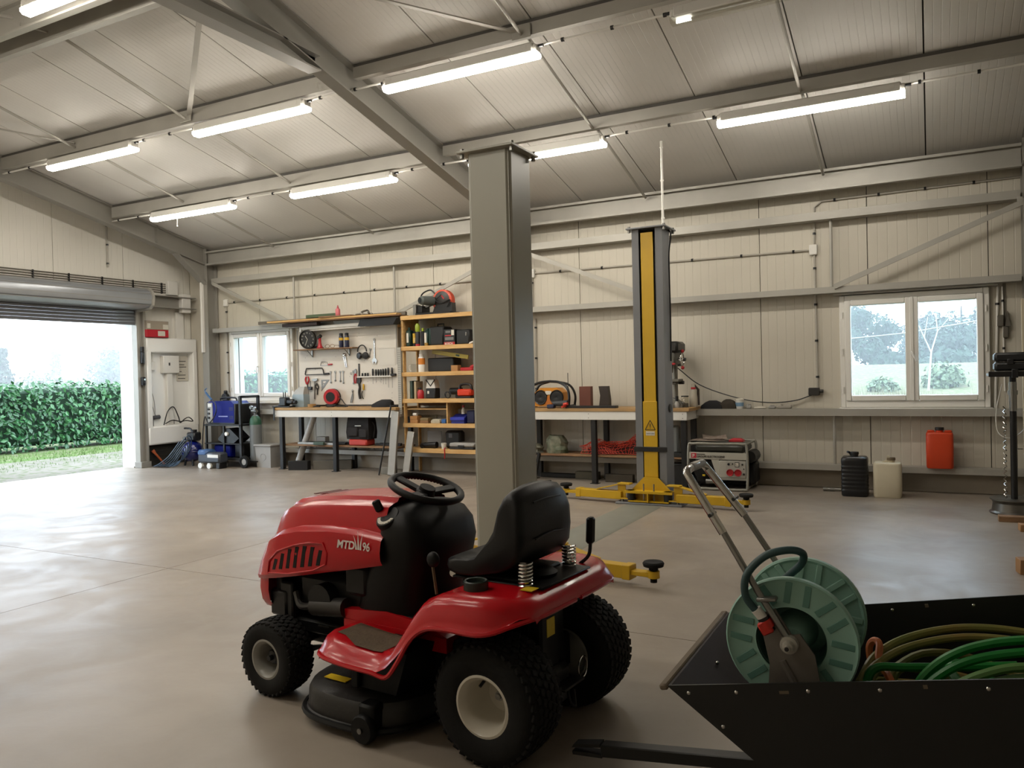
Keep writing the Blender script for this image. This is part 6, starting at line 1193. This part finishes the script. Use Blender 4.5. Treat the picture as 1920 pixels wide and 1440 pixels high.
mt = part('meter', MB().box(.2, .25, -hd-.014, -hd-.009, .28, .335, .003), BLK, pn); part('meter_face', MB().box(.206, .244, -hd-.0155, -hd-.014, .286, .329), PAPER, mt); part('needle', MB().bar((.21, -hd-.016, .31), (.235, -hd-.016, .295), .001, .003), BLK, mt)
for x, z, r in ((.13, .31, .014), (.175, .315, .008), (.285, .31, .01), (.3, .26, .007), (.3, .2, .012), (.19, .22, .005)): part('panel_knob', MB().cyl((x, -hd-.009, z), (x, -hd-.016, z), r, n=10), BLK, pn)
part('engine', MB().box(-.29, -.02, -.2, .2, .06, .36, .03).cyl((-.2, -.2, .22), (-.2, -.25, .22), .08, n=18), ENG, gn); part('alternator', MB().cyl((.0, 0, .2), (.3, 0, .2), .13, n=20), ENG, gn); part('base_rail', MB().box(0, hw, -hd-.006, -hd+.006, .125, .155, .003), GF, gn)
part('muffler', MB().cyl((.33, -.1, .38), (.33, .2, .38), .07, n=16).box(.3, .38, -.05, .25, .06, .3, .02), BLKM, gn); part('yellow_sticker', MB().box(-.18, -.15, -.253, -.25, .16, .18), STY, gn); part('exhaust_tip', MB().cyl((-.14, -.24, .1), (-.02, -.24, .1), .03, n=12), STEEL, gn)
np_ = thing('newspapers', 'spread newspapers lying on top of the generator', 'newspaper', (-2.3, 9.4, HH-.0))
for k, (x, y, r, w) in enumerate(((-.05, -.02, .1, .2), (.05, .06, -.15, .18), (.0, .1, .3, .14))): part('sheet', MB().grid(lambda u, v, w=w, k=k: (-w+2*w*u, -.11+.22*v, .004+.006*k+.012*math.sin(5*u+k)*v+.03*v*(k == 2)), 8, 5), mat('newsprint', 'a89c90', .85, 0, .0, 34, col2='7a6458'), np_, (x, y, .0), (0, 0, r))
solid('red_plastic_piece', MB().loft([[(x*k, y*k, z) for x, y in ((-.08, -.05), (.08, -.05), (.08, .05), (-.08, .05))] for z, k in ((0, 1), (.02, 1), (.04, .6))]), TR, 'red plastic piece lying on the generator top frame', 'cloth', (-2.0, 9.32, HH-.004))  # a piece of red plastic, not a cloth
# jerry cans
def can(name, label, loc, w, d, h, m, ribs, capm, cx, handle):
    t = thing(name, label, 'jerry can', loc)
    def sec(k, kk=1): return [(w*kk*math.copysign(abs(math.cos(a))**.35, math.cos(a)), d*kk*math.copysign(abs(math.sin(a))**.35, math.sin(a)), k) for a in [2*PI*(i+.5)/28 for i in range(28)]]
    rg = [sec(0, .92), sec(.015, .99)]
    if ribs:
        n = 7
        for i in range(n):
            z = h*.12+i*h*.09; rg += [sec(z, 1), sec(z+h*.03, 1), sec(z+h*.045, .975), sec(z+h*.06, .975)]
    rg += [sec(h*.8, 1), sec(h*.86, .98), sec(h*.9, .86)] if ribs else [sec(h*.5, 1.01), sec(h*.9, 1), sec(h*.95, .96), sec(h*.965, .88)]
    part('body', MB().loft(rg), m, t, ang=50)
    zt = h*(.9 if ribs else .965)
    part('neck', MB().cyl((cx, 0, zt-.005), (cx, 0, zt+.03), .036, n=16), m, t); part('cap', MB().lathe([(.042, 0), (.044, .01), (.042, .03), (0, .032)], (cx, 0, zt+.02), n=20), capm, t)
    if handle == 1: part('handle', MB().tube(cv([(-.02, 0, zt-.01), (-.05, 0, zt+.04), (-.07, -.02, zt+.05)], 4), .012, 8), m, t)
    if handle == 2: part('handle', MB().prism([(-.1, zt-.02), (-.015, zt+.02), (-.0, zt+.07), (.02, zt+.07), (.03, zt+.02), (.1, zt-.02)], 'y', -.018, .018), m, t)
    if handle == 3: part('handle', MB().box(-w*.9, -w*.35, -.02, .02, zt-.005, zt+.02, .008).box(w*.35, w*.9, -.02, .02, zt-.005, zt+.02, .008), m, t)
    return t
can('jerry_can', 'black ribbed water canister standing on the floor below the right window', (-.74, 9.28, 0), .135, .12, .47, mat('can_black', '14161a', .28, 0, .1, 6), True, BLK, .0, 1)
can('jerry_can', 'cream white plastic jerry can on the floor below the right window', (-.42, 9.28, 0), .137, .11, .385, CREAM, False, mat('cap_brown', '6a5c48', .5), .035, 2)
can('jerry_can', 'orange jerry can standing on the low wall rail', (.075, 9.62, .286), .13, .085, .40, mat('can_orange', 'c8401a', .42, 0, .06, 5), False, BLK, .0, 3)
solid('pipe_fitting', MB().cyl((-.08, 0, .02), (.1, 0, .02), .016, n=10).cyl((-.02, 0, .02), (.03, 0, .02), .022, n=8).cyl((-.09, 0, .02), (-.05, 0, .02), .022, n=8), STEEL, 'small steel pipe fitting on the floor left of the black canister', 'pipe', (-1.0, 9.5, .003))
# stand on the right: wheel rim base, pole, tray, case
st = thing('work_stand', 'steel pole stand on a wheel rim base at the right edge', 'stand', (.67, 8.62, 0))
part('wheel_rim', MB().lathe([(.14, .0), (.2, 0), (.205, .015), (.185, .03), (.175, .1), (.19, .125), (.2, .13), (.2, .14), (.18, .135), (.13, .12), (.05, .135), (0, .135)], n=36), mat('rim_steel', '6f6c66', .35, .7, .2, 10), st)
part('pole', MB().cyl((0, 0, .13), (0, 0, 1.27), .028, n=14), BLKM, st); part('sleeve', MB().cyl((0, 0, .95), (0, 0, 1.22), .032, n=14).cyl((0, 0, 1.1), (0, 0, 1.14), .04, n=14), STEEL, st)
part('tray', MB().box(-.2, .3, -.16, .16, 1.275, 1.3, .003).box(-.2, .3, -.17, -.155, 1.27, 1.32, .003), BLKM, st); part('tray_clip', MB().box(-.02, .03, -.19, -.165, 1.26, 1.34, .004), BLK, st)
part('bolt', MB().cyl((.03, 0, .6), (.07, 0, .6), .006, n=6), STEEL, st)
part('chain', MB().tube([(-.07+.012*math.sin(i*1.57), -.02+.012*math.cos(i*1.57), .14+i*.012) for i in range(72)], .005, 5), CHROME, st, kind='stuff')
part('white_cord', MB().tube(cv([(-.08, .05, 1.2), (-.13, .05, .95), (-.12, .03, .75), (-.02, 0, .7), (.1, .04, .8), (.12, .05, 1.0)], 5), .004, 6), PVC, st)
ca = thing('black_case', 'black plastic tool case lying on the tray of the pole stand', 'case', (.72, 8.62, 1.3215))
part('lid', MB().box(-.2, .25, -.13, .13, .085, .17, .02), CASEB, ca); part('base', MB().box(-.2, .25, -.13, .13, 0, .083, .02), CASEB, ca); part('clasp', MB().box(-.1, -.05, -.14, -.128, .06, .11, .004), BLK, ca)
rs = thing('ratchet_strap', 'grey ratchet buckle and strap hanging on the wall above the black case', 'strap', (.7, YB-.002, 1.9)); part('strap', MB().box(-.015, .015, -.004, 0, -.25, .35), mat('strap_grey', '7a766c', .7), rs); part('buckle', MB().box(-.07, -.01, -.05, -.004, -.12, .0, .008).prism([(.0, -.12), (.05, -.12), (.02, .04)], 'y', -.05, -.006).box(-.02, .03, -.045, -.004, -.24, -.12, .006), mat('buckle_grey', '66625a', .5, .3), rs)
solid('white_board', MB().box(0, .5, -.015, .015, 0, 2.02, .004), mat('board_cream', 'b8ae98', .55), 'tall cream board leaning by the pole stand at the right edge', 'board', (.80, 9.2, .006), (-.03, 0, 0))
for k, (x, y, h, w, m) in enumerate(((.63, 8.17, .05, .12, WOODD), (.72, 7.75, .06, .09, mat('timber_pale', '96704a', .6)), (.60, 6.2, .1, .11, mat('timber_pale', '96704a')))):
    solid('timber_offcut', MB().box(-w, w*1.5, -.05, .05, 0, h, .004), m, ['dark flat timber offcut against the wheel rim base', 'pale timber offcut near the wheel rim base at the right edge', 'pale timber block nearest the camera at the right edge'][k], 'wood block', (x, y, 0), .1*k, 'timber offcuts by the right edge')
# ================================================================ OUTSIDE
def grassmat(name, c1, c2, c3):
    m = mat(name, c1, .9, 0, .3, .8, .5, 9, col2=c2); t = m.node_tree; b = t.nodes['Principled BSDF']; b.inputs['Specular IOR Level'].default_value = .1
    n = t.nodes.new('ShaderNodeTexNoise'); n.inputs['Scale'].default_value = 7; n.inputs['Detail'].default_value = 6
    tc = [q for q in t.nodes if q.type == 'TEX_COORD'][0]; t.links.new(tc.outputs['Object'], n.inputs['Vector'])
    r = t.nodes.new('ShaderNodeMapRange'); r.inputs[1].default_value = .5; r.inputs[2].default_value = .62; t.links.new(n.outputs[0], r.inputs[0])
    mx = t.nodes.new('ShaderNodeMix'); mx.data_type = 'RGBA'; mx.inputs[7].default_value = lin(c3)
    old = b.inputs['Base Color'].links[0].from_socket; t.links.new(old, mx.inputs[6]); t.links.new(r.outputs[0], mx.inputs[0]); t.links.new(mx.outputs[2], b.inputs['Base Color']); return m
q = random.Random(21)
def hill(x, y):                                # meadow rising behind the back wall
    d = max(0, y-13); return -.06+min(1.5, .00016*d**2.9)*(1 if x > -14 else max(0, 1-(-14-x)/6)) if x > -20 else -.06
mb = MB().grid(lambda u, v: (XL-.34-60*u**1.6, -25+120*v, -.06), 24, 40); gr = struct('ground', mb, grassmat('lawn', '506838', '5f6c40', '7a7664'))
mb = MB().grid(lambda u, v: (XL-.34+90*u, YB+.17+90*v**1.5, hill(XL+90*u, YB+90*v**1.5)), 30, 40); struct('ground', mb, grassmat('meadow', '726c56', '66704c', '857c66'))
gv = solid('gravel_apron', MB().box(-15.1, XL-.33, -6, 16, -.07, -.02), grassmat('gravel', '807b72', '6c685f', '5a6246'), 'pale gravel strip outside the roller door', 'gravel'); gv['kind'] = 'stuff'
# laurel hedge
LEAF = [mat('laurel_a', '28552f', .25, 0, .2, 3), mat('laurel_b', '3f7040', .3, 0, .2, 3)]
def leaf_mesh(name, L, w, m):
    return MB().add([(0, 0, 0), (L*.3, w, .012), (L*.7, w*.9, .008), (L, 0, -.01), (L*.7, -w*.9, .008), (L*.3, -w, .012), (L*.5, 0, -.006)], [(0, 1, 6), (1, 2, 6), (2, 3, 6), (3, 4, 6), (4, 5, 6), (5, 0, 6)]).mesh(name, m, 0)
def scatter(mb, pts, L, w, qq, flat=0):
    for p, nrm in pts:
        n = Vector(nrm)+Vector((qq.uniform(-1, 1), qq.uniform(-1, 1), qq.uniform(-.6, 1)))*.75; n.normalize(); a, c, d = basis(n); th = qq.uniform(0, 2*PI); u = a*math.cos(th)+c*math.sin(th); v = d.cross(u); s = qq.uniform(.7, 1.25); P = Vector(p)
        mb.add([P, P+u*L*s*.5+v*w*s+d*w*.25, P+u*L*s, P+u*L*s*.5-v*w*s+d*w*.25], [(0, 1, 2), (0, 2, 3)])
HX, HZ = -17.5, 1.42
hd_ = thing('laurel_hedge', 'clipped green laurel hedge across the lawn outside the roller door', 'hedge', (HX-.6, 11, -.06))
part('hedge_core', MB().box(-.55, .5, -8, 3.6, .12, HZ-.03, .1).box(-.55, .5, 3.6, 11, .12, HZ+.2, .1), mat('hedge_core', '1a3320', .9), hd_)
pts1, pts2 = [], []
for i in range(9000):
    y = q.uniform(-8, 11); up = .24 if y > 3.6 else 0
    if i % 4: p = (q.uniform(.48, .66), y, q.uniform(.06, HZ+up+.05)); n = (1, 0, .3)
    else: p = (q.uniform(-.5, .6), y, HZ+up+q.uniform(-.02, .09+.06*math.sin(y*3))); n = (.3, 0, 1)
    (pts1 if q.random() < .6 else pts2).append((p, n))
for pp_, m in ((pts1, LEAF[0]), (pts2, LEAF[1])):
    mb = MB(); scatter(mb, pp_, .125, .034, q); part('foliage', mb, m, hd_, kind='stuff', ang=0)
lm = [leaf_mesh('leaf', .14, .034, LEAF[0]), leaf_mesh('leaf', .14, .034, LEAF[1])]
for i in range(300):
    y = q.uniform(-1.2, 2.4) if i < 230 else q.uniform(4.8, 7.5)
    o = part('leaf', lm[i % 2], None, hd_, (q.uniform(.62, .7), y, q.uniform(.1, HZ)), (q.uniform(-1, 1), q.uniform(.3, 1.3), q.uniform(-1.5, 1.5)))
# trees and bushes
BARK = mat('bark', '4a4038', .9, 0, .3, 8)
FOL = [mat('leaf_dark', '2c4a34', .6, 0, .3, 1.5), mat('leaf_mid', '48664a', .6, 0, .3, 1.5), mat('leaf_pale', '6a7c5c', .6, 0, .3, 1.5)]
def tree(name, label, x, y, z, h, w, shape, fm, n=2400, cat='tree', ls=.25):
    t = thing(name, label, cat, (x, y, z)); pts = []; qq = random.Random(int(abs(x*31+y*17)))
    lobes = []
    for k in range(9 if shape == 'round' else 12):
        if shape == 'round': lobes.append((Vector((qq.uniform(-.55, .55)*w, qq.uniform(-.55, .55)*w, h*qq.uniform(.35, .85))), w*qq.uniform(.3, .48)))
        elif shape == 'cone': f = (k+.5)/12; lobes.append((Vector((qq.uniform(-.1, .1)*w, qq.uniform(-.1, .1)*w, h*(.12+.85*f))), w*(1-f)*.6+.12))
        elif shape == 'column': f = (k+.5)/12; lobes.append((Vector((qq.uniform(-.1, .1)*w, qq.uniform(-.1, .1)*w, h*(.1+.88*f))), w*.35*(1.1-.6*f)+.05))
        else: lobes.append((Vector((qq.uniform(-.6, .6)*w, qq.uniform(-.6, .6)*w, h*qq.uniform(.2, .6))), h*qq.uniform(.28, .4)))
    for i in range(n):
        c, r = lobes[i % len(lobes)]; d = Vector((qq.gauss(0, 1), qq.gauss(0, 1), qq.gauss(0, 1))).normalized(); p = c+d*r*qq.uniform(.6, 1.05)
        if p.z > .05: pts.append((p, d))
    mb = MB(); scatter(mb, pts, ls, ls*.36, qq); part('foliage', mb, fm, t, kind='stuff', ang=0)
    tr = MB().tube([(0, 0, 0), (.03*w, 0, h*.3), (0, .03*w, h*.6), (0, 0, h*.85)], [h*.03, h*.024, h*.016, h*.006], 8)
    for c, r in lobes[::2]: tr.tube([(0, 0, h*.3), tuple(c*.6+Vector((0, 0, h*.1))), tuple(c)], [h*.012, h*.008, h*.003], 5)
    part('trunk', tr, BARK, t); return t
G = -.06
tree('conifer', 'dark conifer at the left edge of the roller door view', -46, 25.7, G, 3.6, 1.6, 'cone', FOL[0], 2200, ls=.22)
tree('poplar', 'thin columnar tree beyond the hedge in the door opening', -62, 38.9, G, 4.3, 1.3, 'column', FOL[1], 900, ls=.25)
tree('round_tree', 'broad round tree beyond the hedge at the right of the door view', -52, 36.7, G, 4.0, 2.3, 'round', FOL[1], 2600, ls=.3)
tree('bush', 'pale bush line beyond the hedge left in the door view', -48, 29.3, G, 2.5, 2.8, 'bush', FOL[2], 1800, 'bush', .25)
tree('bush', 'grey green bush beyond the hedge in the middle of the door view', -56, 36.2, G, 2.5, 2.6, 'bush', FOL[1], 1600, 'bush', .25)
tree('oak', 'big leafy tree filling the left pane of the right window', -2.5, 41, .5, 3.9, 1.7, 'round', FOL[0], 5200, ls=.17)
tree('oak', 'leafy tree straddling the middle of the right window', -.5, 46, .5, 3.5, 1.6, 'round', FOL[0], 4200, ls=.17)
tree('oak', 'tall leafy tree filling the right pane of the right window', 1.3, 42, .5, 4.2, 2.0, 'round', FOL[0], 6000, ls=.17)
tree('oak', 'leafy tree at the far left of the right window view', -4.6, 44, .5, 3.6, 1.8, 'round', FOL[1], 3000, ls=.3)
tree('oak', 'leafy tree cut off by the right edge of the right window', 3.6, 43, .5, 4.2, 2.2, 'round', FOL[1], 3000, ls=.3)
tree('thicket', 'dark thicket below the trees behind the meadow', -.4, 40, .6, 1.7, 3.0, 'bush', FOL[0], 7000, 'bush', .28)
tree('shrub', 'single green shrub standing in the dry meadow', 0.36, 31, .25, 1.35, .5, 'bush', FOL[2], 1100, 'shrub', .16)
tree('shrub', 'low shrub at the left of the dry meadow', -1.5, 30, .25, .8, .5, 'bush', FOL[2], 900, 'shrub', .16)
tree('bush', 'hazy bush line far behind the left window', -42, 60, G, 4.6, 5, 'bush', FOL[1], 1800, 'bush', .4)
tree('bush', 'hazy hillside bushes behind the right pane of the left window', -36, 66, G, 5.0, 5, 'bush', FOL[2], 1800, 'bush', .4)
# dry tall grass in the meadow
mb = MB()
for i in range(9000):
    y = 15+13*q.random()**.8; x = q.uniform(-.25, .12)*y; z = hill(x, y); h = q.uniform(.15, .55)*(.5+.5*(math.sin(x*1.7+y*.6) > -.2)); a = q.uniform(0, PI); dx, dy = math.cos(a)*.012, math.sin(a)*.012; lx, ly = q.uniform(-.1, .1), q.uniform(-.1, .1)
    mb.add([(x-dx, y-dy, z), (x+dx, y+dy, z), (x+lx, y+ly, z+h)], [(0, 1, 2)])
tg = solid('meadow_grass', mb, mat('dry_grass', '8c8466', .8, 0, .3, .7, col2='74765a'), 'tall dry grass of the meadow behind the right window', 'grass', ang=0); tg['kind'] = 'stuff'
mb = MB()
for i in range(5000):
    x, y = q.uniform(-16.8, -13.5), q.uniform(5, 16); h = q.uniform(.02, .09); a = q.uniform(0, PI); dx, dy = math.cos(a)*.01, math.sin(a)*.01; lx, ly = q.uniform(-.04, .04), q.uniform(-.04, .04)
    mb.add([(x-dx, y-dy, -.06), (x+dx, y+dy, -.06), (x+lx, y+ly, -.05+h)], [(0, 1, 2)])
tg = solid('lawn_grass', mb, mat('lawn_blade', '6a8448', .8, 0, .3, 1.5), 'short bright grass in front of the laurel hedge', 'grass', ang=0); tg['kind'] = 'stuff'
dt = thing('dead_tree', 'bare pale dead tree in front of the trees in the right window', 'tree', (-.07, 30, .5)); mb = MB()
for a, b, r in (((0, 0, 0), (.1, 0, 1.3), .04), ((.1, 0, 1.3), (-.25, 0, 2.2), .025), ((.1, 0, 1.3), (.3, 0, 2.0), .025), ((.3, 0, 2.0), (.25, 0, 2.6), .018), ((.3, 0, 2.0), (.62, 0, 2.4), .015), ((-.25, 0, 2.2), (-.5, 0, 2.5), .014), ((-.1, 0, 1.8), (.02, 0, 2.5), .014)): mb.cyl(a, b, r, r*.7, 6)
part('branches', mb, mat('dead_wood', 'b8b0a2', .8), dt)
solid('overhead_line', MB().tube([(-4, 0, -.36), (-2, 0, -.13), (0, 0, .0), (2, 0, .29), (4, 0, .62)], .009, 6), mat('line_white', 'd8d8d4', .5), 'white overhead cable crossing the view in the right window', 'cable', (-.3, 12.5, 1.85))
# thin mist lying over the fields
def mist(name, b):
    m = bpy.data.materials.new(name); m.use_nodes = True; t = m.node_tree; t.nodes.remove(t.nodes['Principled BSDF']); v = t.nodes.new('ShaderNodeVolumeScatter'); v.inputs['Density'].default_value = MIST; v.inputs['Color'].default_value = (.97, .99, 1, 1)
    t.links.new(v.outputs[0], t.nodes['Material Output'].inputs['Volume'])
    o = part(name, MB().box(*b), m, None, ang=0); o['label'] = {'mist': 'thin mist over the lawn and fields beyond the roller door', 'meadow_mist': 'thin mist over the meadow behind the back wall'}[name]; o['category'] = 'mist'; o['kind'] = 'stuff'
MIST = .011
if MIST:
    mist('mist', (-110, -19.3, -30, 90, -.04, 14)); mist('meadow_mist', (-18.9, 40, 16, 90, -.5, 14))
